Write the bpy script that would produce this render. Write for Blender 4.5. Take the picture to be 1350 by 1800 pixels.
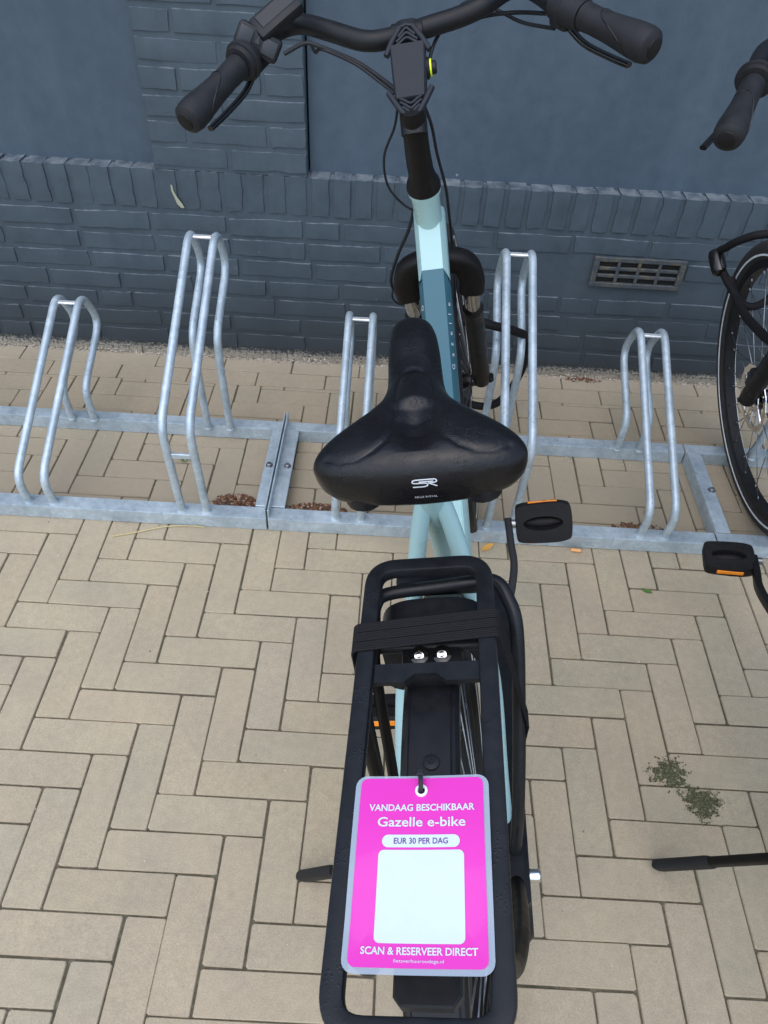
import bpy, bmesh, math, random
from mathutils import Vector, Matrix, Quaternion
from mathutils.bvhtree import BVHTree
from mathutils import noise as mnoise
random.seed(7)
scn = bpy.context.scene
for o in list(bpy.data.objects): bpy.data.objects.remove(o)
COL = scn.collection
R = math.radians

# ------------------------------------------------------------------ camera, sky, sun, exposure
CAMLOC = Vector((0.32265, -0.68841, 1.39622))
cam = bpy.data.cameras.new('camera'); camo = bpy.data.objects.new('camera', cam); COL.objects.link(camo)
cam.sensor_fit = 'HORIZONTAL'; cam.sensor_width = 36.0; cam.lens = 36.0*1352.0/1350.0
cam.clip_start = 0.02; cam.clip_end = 500
CROWS = [[0.9983948, 0.0406288, 0.039461], [0.0566349, -0.7089023, -0.7030292], [-0.0005892, 0.7041356, -0.7100653]]
rx, ry, rz = (Vector(CROWS[0]), -Vector(CROWS[1]), -Vector(CROWS[2]))
camo.matrix_world = Matrix(((rx.x, ry.x, rz.x, CAMLOC.x), (rx.y, ry.y, rz.y, CAMLOC.y), (rx.z, ry.z, rz.z, CAMLOC.z), (0, 0, 0, 1)))
scn.camera = camo

SUN_EL, SUN_AZ = R(62), R(200)      # azimuth from +Y clockwise: sun stands behind the photographer
w = bpy.data.worlds.new('World'); scn.world = w; w.use_nodes = True
nt = w.node_tree; bg = nt.nodes['Background']
sky = nt.nodes.new('ShaderNodeTexSky'); sky.sky_type = 'NISHITA'; sky.sun_disc = False
sky.sun_elevation = SUN_EL; sky.sun_rotation = SUN_AZ; sky.air_density = 1.1; sky.dust_density = 1.5; sky.ozone_density = 1.5
nt.links.new(sky.outputs[0], bg.inputs[0]); bg.inputs[1].default_value = 0.14
sun = bpy.data.lights.new('sun', 'SUN'); sun.energy = 0.9; sun.angle = R(90); sun.color = (1.0, 0.98, 0.95)
suno = bpy.data.objects.new('sun', sun); COL.objects.link(suno)
sd = Vector((math.sin(SUN_AZ)*math.cos(SUN_EL), math.cos(SUN_AZ)*math.cos(SUN_EL), math.sin(SUN_EL)))
suno.rotation_euler = sd.to_track_quat('Z', 'Y').to_euler(); suno.location = (0, 0, 8)
scn.view_settings.view_transform = 'Standard'; scn.view_settings.look = 'None'
scn.view_settings.gamma = 1; scn.view_settings.exposure = 0.95
scn.render.engine = 'CYCLES'
scn.render.resolution_x = 768; scn.render.resolution_y = 1024

def project(p):
    v = Vector(p) - CAMLOC
    d = -v.dot(rz)
    return 675+1352*v.dot(rx)/d, 900-1352*v.dot(ry)/d, d

# ------------------------------------------------------------------ materials
MATS = {}
def newmat(name):
    m = bpy.data.materials.new(name); m.use_nodes = True
    MATS[name] = m
    return m, m.node_tree, m.node_tree.nodes['Principled BSDF']
def N(t, k, **kw):
    n = t.nodes.new(k)
    for a, b in kw.items(): setattr(n, a, b)
    return n
def noise_tex(t, vec, scale, detail=4, rough=.55):
    n = N(t, 'ShaderNodeTexNoise'); n.inputs['Scale'].default_value = scale
    n.inputs['Detail'].default_value = detail; n.inputs['Roughness'].default_value = rough
    t.links.new(vec, n.inputs['Vector']); return n
def ramp(t, fac, stops):
    r = N(t, 'ShaderNodeValToRGB'); e = r.color_ramp.elements
    while len(e) < len(stops): e.new(.5)
    for i, (p, c) in enumerate(stops):
        e[i].position = p; e[i].color = (*c, 1) if len(c) == 3 else c
    t.links.new(fac, r.inputs[0]); return r
def mixc(t, fac, a, b, mode='MIX'):
    m = N(t, 'ShaderNodeMix', data_type='RGBA', blend_type=mode)
    for k, v in ((0, fac), (6, a), (7, b)):
        if isinstance(v, (int, float)): m.inputs[k].default_value = v
        elif isinstance(v, tuple): m.inputs[k].default_value = (*v, 1)
        else: t.links.new(v, m.inputs[k])
    return m.outputs[2]
def bump(t, bsdf, h, strength, dist=.002, prev=None):
    b = N(t, 'ShaderNodeBump'); b.inputs['Strength'].default_value = strength; b.inputs['Distance'].default_value = dist
    t.links.new(h, b.inputs['Height'])
    if prev: t.links.new(prev, b.inputs['Normal'])
    t.links.new(b.outputs[0], bsdf.inputs['Normal']); return b.outputs[0]
def maprange(t, v, a, b, c, d):
    m = N(t, 'ShaderNodeMapRange'); t.links.new(v, m.inputs[0])
    for i, x in enumerate((a, b, c, d)): m.inputs[i+1].default_value = x
    return m.outputs[0]

def simple(name, col, rough=.5, metal=0., wear=.25, scale=60, bumps=.0, drops=0., spec=.5, coat=0.):
    """painted / plastic / metal surface with slight unevenness; drops > 0 leaves rain beads on it"""
    m, t, b = newmat(name)
    tc = N(t, 'ShaderNodeTexCoord').outputs['Object']
    n = noise_tex(t, tc, scale, 5)
    c2 = tuple(min(1, x*(1+wear)) for x in col); c1 = tuple(x*(1-wear) for x in col)
    r = ramp(t, n.outputs[0], [(.3, c1), (.7, c2)])
    t.links.new(r.outputs[0], b.inputs['Base Color'])
    b.inputs['Metallic'].default_value = metal; b.inputs['Specular IOR Level'].default_value = spec
    b.inputs['Coat Weight'].default_value = coat; b.inputs['Coat Roughness'].default_value = .15
    rr = maprange(t, n.outputs[0], .3, .7, max(.02, rough-.08), min(1, rough+.08))
    prev = None
    if bumps: 
        nb = noise_tex(t, tc, scale*8, 3)
        prev = bump(t, b, nb.outputs[0], bumps, .0006)
    if drops:
        v = N(t, 'ShaderNodeTexVoronoi'); v.inputs['Scale'].default_value = 300; t.links.new(tc, v.inputs['Vector'])
        big = noise_tex(t, tc, 26, 3)
        msk = maprange(t, big.outputs[0], .53, .63, 0, drops)
        d = maprange(t, v.outputs[0], .0, .42, 1, 0)
        mu = N(t, 'ShaderNodeMath', operation='MULTIPLY'); t.links.new(d, mu.inputs[0]); t.links.new(msk, mu.inputs[1])
        bump(t, b, mu.outputs[0], .7, .0009, prev)
        wet = maprange(t, mu.outputs[0], .05, .3, 0, 1)
        mm = N(t, 'ShaderNodeMix'); t.links.new(wet, mm.inputs[0]); t.links.new(rr, mm.inputs[2]); mm.inputs[3].default_value = .06
        rr = mm.outputs[0]
    t.links.new(rr, b.inputs['Roughness'])
    return m

simple('black_paint', (.011, .012, .014), .40, wear=.2, drops=.45, bumps=.05, spec=.28)
simple('black_dry', (.010, .0105, .012), .44, wear=.2, bumps=.05, spec=.26)
simple('black_plastic', (.014, .015, .017), .48, wear=.2, bumps=.12, spec=.28)
simple('pedal_black', (.010, .009, .009), .62, wear=.3, bumps=.25, spec=.25)
simple('black_gloss', (.008, .007, .006), .16, wear=.2)
simple('rubber', (.015, .0155, .017), .58, wear=.25, bumps=.3, spec=.3)
simple('tyre_rubber', (.022, .021, .020), .7, wear=.3, bumps=.4)
simple('brown_black', (.0085, .0075, .007), .42, wear=.2, spec=.18)
simple('silicone', (.017, .020, .026), .55, wear=.15, bumps=.1, spec=.28)
simple('button_rubber', (.030, .034, .040), .5, wear=.15, spec=.4)
simple('screen', (.003, .004, .006), .08, wear=.1)
simple('mint_paint', (.375, .565, .550), .32, wear=.03, scale=20, spec=.4)
simple('blue_paint', (.038, .120, .155), .42, wear=.05, scale=20, spec=.35)
simple('chrome', (.75, .75, .76), .14, metal=1, wear=.1)
simple('stanchion', (.42, .37, .31), .2, metal=1, wear=.15)
simple('dull_metal', (.35, .36, .37), .4, metal=1, wear=.2)
simple('bright_weld', (.85, .88, .9), .3, metal=.6, wear=.1)
simple('amber', (.9, .26, .012), .25, wear=.15)
simple('yellow_ring', (.75, .95, .02), .4, wear=.05)
simple('white_print', (.62, .71, .76), .35, wear=.02)
simple('grey_print', (.6, .63, .66), .4, wear=.05)
simple('reflective_white', (.75, .78, .78), .35, wear=.1)
simple('purple_print', (.13, .03, .22), .4, wear=.02)
simple('elastic', (.011, .010, .0108), .75, wear=.3, scale=220, bumps=.5, spec=.2)
simple('eyelet', (.85, .86, .88), .3, wear=.05)

def mk_pink():
    m, t, b = newmat('pink_card')
    b.inputs['Base Color'].default_value = (.76, .028, .44, 1); b.inputs['Roughness'].default_value = .35
    b.inputs['Coat Weight'].default_value = .6; b.inputs['Coat Roughness'].default_value = .08
    tc = N(t, 'ShaderNodeTexCoord').outputs['Object']
    n = noise_tex(t, tc, 22, 2); 
    bb = N(t, 'ShaderNodeBump'); bb.inputs['Strength'].default_value = .25; bb.inputs['Distance'].default_value = .002
    t.links.new(n.outputs[0], bb.inputs['Height']); t.links.new(bb.outputs[0], b.inputs['Coat Normal'])
mk_pink()
def mk_laminate():
    m, t, b = newmat('laminate')
    b.inputs['Base Color'].default_value = (.52, .60, .68, 1); b.inputs['Roughness'].default_value = .14
    b.inputs['Alpha'].default_value = .5
    b.inputs['Coat Weight'].default_value = .6
mk_laminate()

def mk_galv():
    m, t, b = newmat('galvanised')
    tc = N(t, 'ShaderNodeTexCoord').outputs['Object']
    v = N(t, 'ShaderNodeTexVoronoi'); v.inputs['Scale'].default_value = 90; t.links.new(tc, v.inputs['Vector'])
    n = noise_tex(t, tc, 14, 6, .65); n2 = noise_tex(t, tc, 120, 4)
    c = ramp(t, n.outputs[0], [(.3, (.36, .44, .49)), (.7, (.55, .635, .685))])
    sv = N(t, 'ShaderNodeSeparateColor'); t.links.new(v.outputs['Color'], sv.inputs[0])
    c2 = mixc(t, 1.0, c.outputs[0], ramp(t, sv.outputs[0], [(0, (.9, .9, .9)), (1, (1.08, 1.08, 1.08))]).outputs[0], 'MULTIPLY')
    spots = ramp(t, n2.outputs[0], [(.27, (.40, .40, .42)), (.36, (1, 1, 1))])
    c3 = mixc(t, .75, c2, spots.outputs[0], 'MULTIPLY')
    t.links.new(c3, b.inputs['Base Color'])
    b.inputs['Metallic'].default_value = .40
    t.links.new(maprange(t, n.outputs[0], .3, .7, .34, .55), b.inputs['Roughness'])
    bump(t, b, n2.outputs[0], .12, .0008)
mk_galv()

def mk_paver():
    m, t, b = newmat('paver')
    tc = N(t, 'ShaderNodeTexCoord'); geo = N(t, 'ShaderNodeNewGeometry'); oi = N(t, 'ShaderNodeObjectInfo')
    pos = geo.outputs['Position']
    ad = N(t, 'ShaderNodeMath', operation='ADD'); t.links.new(geo.outputs['Random Per Island'], ad.inputs[0]); t.links.new(oi.outputs['Random'], ad.inputs[1])
    fr = N(t, 'ShaderNodeMath', operation='FRACT'); t.links.new(ad.outputs[0], fr.inputs[0])
    base = ramp(t, fr.outputs[0], [(0, (.424, .352, .242)), (.3, (.442, .372, .258)), (.5, (.412, .358, .250)), (.75, (.444, .366, .254)), (1, (.428, .364, .260))])
    n1 = noise_tex(t, pos, 5.5, 5, .6); n2 = noise_tex(t, pos, 420, 3, .7); n3 = noise_tex(t, pos, 60, 4, .6)
    c = mixc(t, 1.0, base.outputs[0], ramp(t, n1.outputs[0], [(.25, (.86, .87, .89)), (.75, (1.10, 1.08, 1.05))]).outputs[0], 'MULTIPLY')
    c = mixc(t, 1.0, c, ramp(t, n2.outputs[0], [(.28, (.80, .80, .80)), (.5, (1, 1, 1)), (.74, (1.2, 1.2, 1.2))]).outputs[0], 'MULTIPLY')
    c = mixc(t, 1.0, c, ramp(t, n3.outputs[0], [(.3, (.93, .93, .94)), (.7, (1.05, 1.05, 1.04))]).outputs[0], 'MULTIPLY')
    # pale lime specks and dark specks
    v = N(t, 'ShaderNodeTexVoronoi'); v.inputs['Scale'].default_value = 34; t.links.new(pos, v.inputs['Vector'])
    sp = maprange(t, v.outputs['Distance'], .03, .05, 1, 0)
    sep = N(t, 'ShaderNodeSeparateColor'); t.links.new(v.outputs['Color'], sep.inputs[0])
    pal = maprange(t, sep.outputs[0], .86, .88, 0, 1); drk = maprange(t, sep.outputs[1], .90, .92, 0, 1)
    mu = N(t, 'ShaderNodeMath', operation='MULTIPLY'); t.links.new(sp, mu.inputs[0]); t.links.new(pal, mu.inputs[1])
    c = mixc(t, mu.outputs[0], c, (.62, .56, .46))
    mu2 = N(t, 'ShaderNodeMath', operation='MULTIPLY'); t.links.new(sp, mu2.inputs[0]); t.links.new(drk, mu2.inputs[1])
    c = mixc(t, mu2.outputs[0], c, (.10, .085, .07))
    # sand washed against the wall and dirt along the rack rails
    sx = N(t, 'ShaderNodeSeparateXYZ'); t.links.new(pos, sx.inputs[0])
    nz = noise_tex(t, pos, 16, 5, .7)
    wj = N(t, 'ShaderNodeMath', operation='MULTIPLY_ADD'); t.links.new(nz.outputs[0], wj.inputs[0]); wj.inputs[1].default_value = .10; t.links.new(sx.outputs['Y'], wj.inputs[2])
    sand = maprange(t, wj.outputs[0], 1.30, 1.395, 0, .55)
    c = mixc(t, sand, c, (.50, .43, .33))
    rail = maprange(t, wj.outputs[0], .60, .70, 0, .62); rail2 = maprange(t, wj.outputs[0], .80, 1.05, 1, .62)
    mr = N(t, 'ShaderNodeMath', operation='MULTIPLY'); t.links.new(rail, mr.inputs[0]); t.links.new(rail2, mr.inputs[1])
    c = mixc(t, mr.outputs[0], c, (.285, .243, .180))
    ns = noise_tex(t, pos, 11, 6, .7); c = mixc(t, maprange(t, ns.outputs[0], .60, .72, 0, .30), c, (.24, .20, .13))
    t.links.new(c, b.inputs['Base Color']); b.inputs['Roughness'].default_value = .86; b.inputs['Specular IOR Level'].default_value = .25
    p = bump(t, b, n2.outputs[0], .35, .0008); bump(t, b, n3.outputs[0], .25, .0012, p)
mk_paver()
def mk_joint():
    m, t, b = newmat('joint_sand')
    pos = N(t, 'ShaderNodeNewGeometry').outputs['Position']
    n = noise_tex(t, pos, 90, 5, .7); n2 = noise_tex(t, pos, 7, 3)
    c = ramp(t, n.outputs[0], [(.3, (.075, .068, .050)), (.55, (.13, .115, .085)), (.8, (.28, .24, .17))])
    c2 = mixc(t, .6, c.outputs[0], ramp(t, n2.outputs[0], [(.35, (.55, .62, .45)), (.65, (1.3, 1.2, 1.05))]).outputs[0], 'MULTIPLY')
    t.links.new(c2, b.inputs['Base Color']); b.inputs['Roughness'].default_value = .95
    bump(t, b, n.outputs[0], .6, .003)
mk_joint()

def mk_wall(name, tint, brick):
    m, t, b = newmat(name)
    pos = N(t, 'ShaderNodeNewGeometry').outputs['Position']
    n1 = noise_tex(t, pos, 3.2, 5, .6); n2 = noise_tex(t, pos, 26, 6, .65); n3 = noise_tex(t, pos, 230, 4, .6)
    c = ramp(t, n1.outputs[0], [(.3, tuple(x*.9 for x in tint)), (.7, tuple(x*1.1 for x in tint))]).outputs[0]
    c = mixc(t, 1, c, ramp(t, n2.outputs[0], [(.25, (.84, .85, .86)), (.55, (1, 1, 1)), (.8, (1.14, 1.12, 1.10))]).outputs[0], 'MULTIPLY')
    mp = N(t, 'ShaderNodeMapping'); mp.inputs['Scale'].default_value = (13, 13, .9); t.links.new(pos, mp.inputs[0]); dr = noise_tex(t, mp.outputs[0], 1.0, 4, .6)
    c = mixc(t, 1, c, ramp(t, dr.outputs[0], [(.3, (.90, .91, .92)), (.7, (1.08, 1.07, 1.06))]).outputs[0], 'MULTIPLY')
    # sky light painted pale onto upturned faces, paint chips, darker low down, sandy foot
    gn = N(t, 'ShaderNodeSeparateXYZ'); t.links.new(N(t, 'ShaderNodeNewGeometry').outputs['Normal'], gn.inputs[0])
    up = maprange(t, gn.outputs['Z'], .35, .9, 0, 1)
    skylit = N(t, 'ShaderNodeMath', operation='MULTIPLY'); t.links.new(up, skylit.inputs[0]); t.links.new(maprange(t, n2.outputs[0], .4, .65, .05, .55), skylit.inputs[1])
    c = mixc(t, skylit.outputs[0], c, (.27, .29, .30))
    v = N(t, 'ShaderNodeTexVoronoi'); v.inputs['Scale'].default_value = 15; t.links.new(pos, v.inputs['Vector'])
    sc = N(t, 'ShaderNodeSeparateColor'); t.links.new(v.outputs['Color'], sc.inputs[0])
    ch = N(t, 'ShaderNodeMath', operation='MULTIPLY'); t.links.new(maprange(t, v.outputs['Distance'], .025, .06, .7, 0), ch.inputs[0]); t.links.new(maprange(t, sc.outputs[0], .80, .83, 0, 1), ch.inputs[1])
    c = mixc(t, ch.outputs[0], c, (.34, .35, .34))
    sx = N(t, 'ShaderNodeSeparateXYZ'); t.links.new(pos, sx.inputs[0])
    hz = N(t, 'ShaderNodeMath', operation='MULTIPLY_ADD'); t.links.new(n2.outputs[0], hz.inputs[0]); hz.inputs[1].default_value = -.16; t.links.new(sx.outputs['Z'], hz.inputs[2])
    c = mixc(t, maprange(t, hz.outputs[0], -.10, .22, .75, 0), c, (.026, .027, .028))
    ng = noise_tex(t, pos, 150, 5, .75)
    hs = N(t, 'ShaderNodeMath', operation='MULTIPLY_ADD'); t.links.new(ng.outputs[0], hs.inputs[0]); hs.inputs[1].default_value = -.13; t.links.new(sx.outputs['Z'], hs.inputs[2])
    c = mixc(t, maprange(t, hs.outputs[0], -.055, -.035, .9, 0), c, (.36, .32, .25))
    t.links.new(c, b.inputs['Base Color'])
    t.links.new(maprange(t, n2.outputs[0], .3, .7, .5, .68), b.inputs['Roughness'])
    b.inputs['Specular IOR Level'].default_value = .35
    p = bump(t, b, n3.outputs[0], .22, .0012); bump(t, b, n2.outputs[0], .35 if brick else .12, .003, p)
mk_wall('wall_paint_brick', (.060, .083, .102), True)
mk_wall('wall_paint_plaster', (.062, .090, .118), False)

def mk_saddle():
    m, t, b = newmat('saddle_skin')
    tc = N(t, 'ShaderNodeTexCoord').outputs['Object']
    b.inputs['Base Color'].default_value = (.006, .0056, .0064, 1); b.inputs['Specular IOR Level'].default_value = .34
    n = noise_tex(t, tc, 32, 5, .65); fine = noise_tex(t, tc, 900, 2)
    film = maprange(t, n.outputs[0], .44, .56, 0, 1)          # a film of rain water in patches
    p = bump(t, b, fine.outputs[0], .12, .0005)
    v = N(t, 'ShaderNodeTexVoronoi'); v.inputs['Scale'].default_value = 420; t.links.new(tc, v.inputs['Vector'])
    dm = maprange(t, noise_tex(t, tc, 17, 4, .6).outputs[0], .55, .64, 0, 1)
    d = N(t, 'ShaderNodeMath', operation='MULTIPLY'); t.links.new(maprange(t, v.outputs[0], 0, .4, 1, 0), d.inputs[0]); t.links.new(dm, d.inputs[1])
    p = bump(t, b, d.outputs[0], .7, .0010, p)
    bump(t, b, film, .35, .0006, p)
    mm = N(t, 'ShaderNodeMix'); t.links.new(film, mm.inputs[0]); mm.inputs[2].default_value = .40; mm.inputs[3].default_value = .27
    t.links.new(mm.outputs[0], b.inputs['Roughness'])
mk_saddle()
def mk_leafy(name, cols, rough=.7):
    m, t, b = newmat(name)
    geo = N(t, 'ShaderNodeNewGeometry')
    st = [(i/(len(cols)-1), c) for i, c in enumerate(cols)]
    r = ramp(t, geo.outputs['Random Per Island'], st)
    t.links.new(r.outputs[0], b.inputs['Base Color']); b.inputs['Roughness'].default_value = rough
mk_leafy('dry_leaf', [(.16, .045, .02), (.10, .05, .03), (.24, .09, .035), (.05, .035, .025), (.30, .17, .08), (.45, .40, .34)])
mk_leafy('moss', [(.05, .052, .022), (.085, .085, .035), (.035, .04, .018), (.13, .12, .055), (.20, .20, .12)])
mk_leafy('green_leaf', [(.05, .13, .02), (.09, .20, .03)])
mk_leafy('yellow_leaf', [(.75, .42, .10), (.62, .30, .05)])
mk_leafy('straw', [(.62, .52, .27), (.55, .45, .22)])
mk_leafy('grit', [(.50, .43, .34), (.42, .36, .28), (.60, .54, .45), (.30, .26, .21), (.52, .45, .36), (.12, .11, .10)], .9)
mk_leafy('filter_tip', [(.85, .42, .14), (.8, .40, .16)])
mk_leafy('vent_dark', [(.004, .004, .004), (.006, .005, .004)])
def mk_vent():
    m, t, b = newmat('vent_metal')
    pos = N(t, 'ShaderNodeNewGeometry').outputs['Position']
    n = noise_tex(t, pos, 40, 5, .7)
    c = ramp(t, n.outputs[0], [(.35, (.055, .068, .078)), (.55, (.085, .096, .100)), (.66, (.17, .135, .07)), (.8, (.09, .055, .025))])
    t.links.new(c.outputs[0], b.inputs['Base Color']); b.inputs['Roughness'].default_value = .6; b.inputs['Metallic'].default_value = .3
    bump(t, b, n.outputs[0], .3, .001)
mk_vent()

# ------------------------------------------------------------------ object helpers
def link(name, me, mat=None, parent=None, smooth=35):
    if mat is not None and not me.materials: me.materials.append(MATS[mat])
    if smooth is not None:
        me.shade_smooth(); me.set_sharp_from_angle(angle=R(smooth))
    o = bpy.data.objects.new(name, me); COL.objects.link(o)
    if parent: o.parent = parent
    return o
def ob(name, bm, mat, parent=None, smooth=35):
    me = bpy.data.meshes.new(name); bmesh.ops.recalc_face_normals(bm, faces=bm.faces); bm.to_mesh(me); bm.free()
    return link(name, me, mat, parent, smooth)
def empty(name, loc=(0, 0, 0)):
    o = bpy.data.objects.new(name, None); o.location = loc; COL.objects.link(o); o.empty_display_size = .1
    return o
def tag(o, label, cat, group=None, kind=None):
    if label: o['label'] = label
    if cat: o['category'] = cat
    if group: o['group'] = group
    if kind: o['kind'] = kind
    return o
V = lambda *a: Vector(a)
def catmull(pts, n=6, closed=False):
    P = [Vector(p) for p in pts]; out = []; L = len(P)
    rng = range(L if closed else L-1)
    for i in rng:
        p0 = P[(i-1) % L] if closed or i > 0 else P[0]*2-P[1]
        p1, p2 = P[i], P[(i+1) % L]
        p3 = P[(i+2) % L] if closed or i+2 < L else P[-1]*2-P[-2]
        for k in range(n):
            s = k/n
            out.append(.5*((2*p1)+(p2-p0)*s+(2*p0-5*p1+4*p2-p3)*s*s+(3*p1-p0-3*p2+p3)*s**3))
    if not closed: out.append(P[-1])
    return out
def fillet(pts, rad, n=5):
    """polyline with rounded corners"""
    P = [Vector(p) for p in pts]; out = [P[0]]
    for i in range(1, len(P)-1):
        a, b, c = P[i-1], P[i], P[i+1]
        r = rad[i-1] if isinstance(rad, (list, tuple)) else rad
        u = (a-b); v = (c-b); lu, lv = u.length, v.length
        u.normalize(); v.normalize()
        ang = u.angle(v)
        if ang > 3.1: out.append(b); continue
        tl = min(r/math.tan(ang/2), lu*.48, lv*.48)
        p1 = b+u*tl; p2 = b+v*tl
        for k in range(n+1):
            s = k/n; out.append((1-s)**2*p1+2*s*(1-s)*b+s*s*p2)
    out.append(P[-1]); return out
def sweep(bm, pts, prof, closed=False, cap=True, up=None, radii=None, round_end=False):
    """sweep a 2D profile (list of (u,v)) along pts with transported frames"""
    P = [Vector(p) for p in pts]; L = len(P); rings = []
    def tan(i):
        if closed: return (P[(i+1) % L]-P[(i-1) % L]).normalized()
        if i == 0: return (P[1]-P[0]).normalized()
        if i == L-1: return (P[-1]-P[-2]).normalized()
        return (P[i+1]-P[i-1]).normalized()
    t = tan(0)
    n = Vector(up) if up is not None else (V(0, 0, 1) if abs(t.z) < .9 else V(1, 0, 0))
    n = (n-t*n.dot(t)).normalized()
    for i in range(L):
        t2 = tan(i)
        q = t.rotation_difference(t2); n = q @ n
        if up is not None:
            u_ = Vector(up); cand = u_-t2*u_.dot(t2)
            if cand.length > .2: n = cand.normalized()
        n = (n-t2*n.dot(t2)).normalized(); t = t2
        bn = t.cross(n)
        k = radii[i] if radii else 1.0
        rings.append([bm.verts.new(P[i]+bn*(u*k)+n*(v*k)) for u, v in prof])
    m = len(prof)
    for i in range(L if closed else L-1):
        a, b = rings[i], rings[(i+1) % L]
        for j in range(m): bm.faces.new((a[j], a[(j+1) % m], b[(j+1) % m], b[j]))
    if cap and not closed:
        bm.faces.new(rings[0][::-1]); bm.faces.new(rings[-1])
    return rings
def circ(r, n=12, ry=None, rot=0):
    ry = r if ry is None else ry
    return [(r*math.cos(rot+2*math.pi*k/n), ry*math.sin(rot+2*math.pi*k/n)) for k in range(n)]
def rrect(w, h, r, n=3):
    o = []
    for cx, cy, a0 in ((w/2-r, h/2-r, 0), (-w/2+r, h/2-r, 90), (-w/2+r, -h/2+r, 180), (w/2-r, -h/2+r, 270)):
        for k in range(n+1):
            a = R(a0+90*k/n); o.append((cx+r*math.cos(a), cy+r*math.sin(a)))
    return o
def tube(bm, pts, r, n=12, closed=False, radii=None):
    if radii: return sweep(bm, pts, circ(1, n), closed, True, None, radii)
    return sweep(bm, pts, circ(r, n), closed)
def lathe(bm, prof, origin, axis, n=24, cap=True):
    """prof: list of (distance along axis, radius)"""
    ax = Vector(axis).normalized(); o = Vector(origin)
    a = ax.orthogonal().normalized(); b = ax.cross(a); rings = []
    for d, r in prof:
        rings.append([bm.verts.new(o+ax*d+(a*math.cos(2*math.pi*k/n)+b*math.sin(2*math.pi*k/n))*max(r, 1e-5)) for k in range(n)])
    for i in range(len(rings)-1):
        for k in range(n): bm.faces.new((rings[i][k], rings[i][(k+1) % n], rings[i+1][(k+1) % n], rings[i+1][k]))
    if cap: bm.faces.new(rings[0][::-1]); bm.faces.new(rings[-1])
def box(bm, c, s, bev=0, rot=None, seg=2):
    r = bmesh.ops.create_cube(bm, size=1); vs = r['verts']
    bmesh.ops.scale(bm, vec=Vector(s), verts=vs)
    if bev:
        es = list({e for v in vs for e in v.link_edges})
        rr = bmesh.ops.bevel(bm, geom=es, offset=bev, segments=seg, profile=.5, affect='EDGES')
        vs = list({v for f in rr['faces'] for v in f.verts} | {v for v in vs if v.is_valid})
    M = Matrix.Translation(Vector(c))
    if rot is not None: M = M @ rot.to_4x4()
    # the bevelled cube may hold verts outside vs; collect by connectivity
    seen = set(vs); st = list(vs)
    while st:
        v = st.pop()
        for e in v.link_edges:
            o = e.other_vert(v)
            if o not in seen: seen.add(o); st.append(o)
    bmesh.ops.transform(bm, matrix=M, verts=list(seen))
    return list(seen)
def prism(bm, poly, z0, z1, M=None, bev=0.0):
    """extrude a 2D polygon between z0 and z1 in a local frame, with an optional chamfer on the top rim"""
    lo = [bm.verts.new((x, y, z0)) for x, y in poly]
    if bev:
        cx = sum(p[0] for p in poly)/len(poly); cy = sum(p[1] for p in poly)/len(poly)
        mid = [bm.verts.new((x, y, z1-bev)) for x, y in poly]
        n = len(poly); hi = []
        for i, (x, y) in enumerate(poly):
            ax, ay = poly[i-1]; bx, by = poly[(i+1) % n]
            d1 = Vector((x-ax, y-ay)).normalized(); d2 = Vector((bx-x, by-y)).normalized()
            nn = Vector((-(d1.y+d2.y), d1.x+d2.x)); nn = nn.normalized() if nn.length > 1e-6 else Vector((0, 0))
            hi.append(bm.verts.new((x+nn.x*bev, y+nn.y*bev, z1)))
        rows = [lo, mid, hi]
    else:
        hi = [bm.verts.new((x, y, z1)) for x, y in poly]; rows = [lo, hi]
    n = len(poly)
    for a, b in zip(rows, rows[1:]):
        for i in range(n): bm.faces.new((a[i], a[(i+1) % n], b[(i+1) % n], b[i]))
    bm.faces.new(lo[::-1]); bm.faces.new(hi)
    if M is not None: bmesh.ops.transform(bm, matrix=M, verts=[v for r in rows for v in r])
def frame_mat(o, x, z):
    """matrix with local x along x and local z as close to z as possible"""
    x = Vector(x).normalized(); z = Vector(z); z = (z-x*z.dot(x)).normalized(); y = z.cross(x)
    return Matrix(((x.x, y.x, z.x, o[0]), (x.y, y.y, z.y, o[1]), (x.z, y.z, z.z, o[2]), (0, 0, 0, 1)))
def text_mesh(name, s, size, M, mat, parent, offset=0.0, spacing=1.0):
    cu = bpy.data.curves.new('lettering', 'FONT'); cu.body = s; cu.size = size; cu.align_x = 'CENTER'; cu.align_y = 'CENTER'
    cu.offset = offset; cu.space_character = spacing; cu.resolution_u = 3
    o = bpy.data.objects.new('lettering_tmp', cu); COL.objects.link(o)
    dg = bpy.context.evaluated_depsgraph_get(); dg.update()
    me = bpy.data.meshes.new_from_object(o.evaluated_get(dg)); bpy.data.objects.remove(o); bpy.data.curves.remove(cu)
    me.transform(M); me.materials.clear(); me.name = name
    return link(name, me, mat, parent, None)

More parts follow.
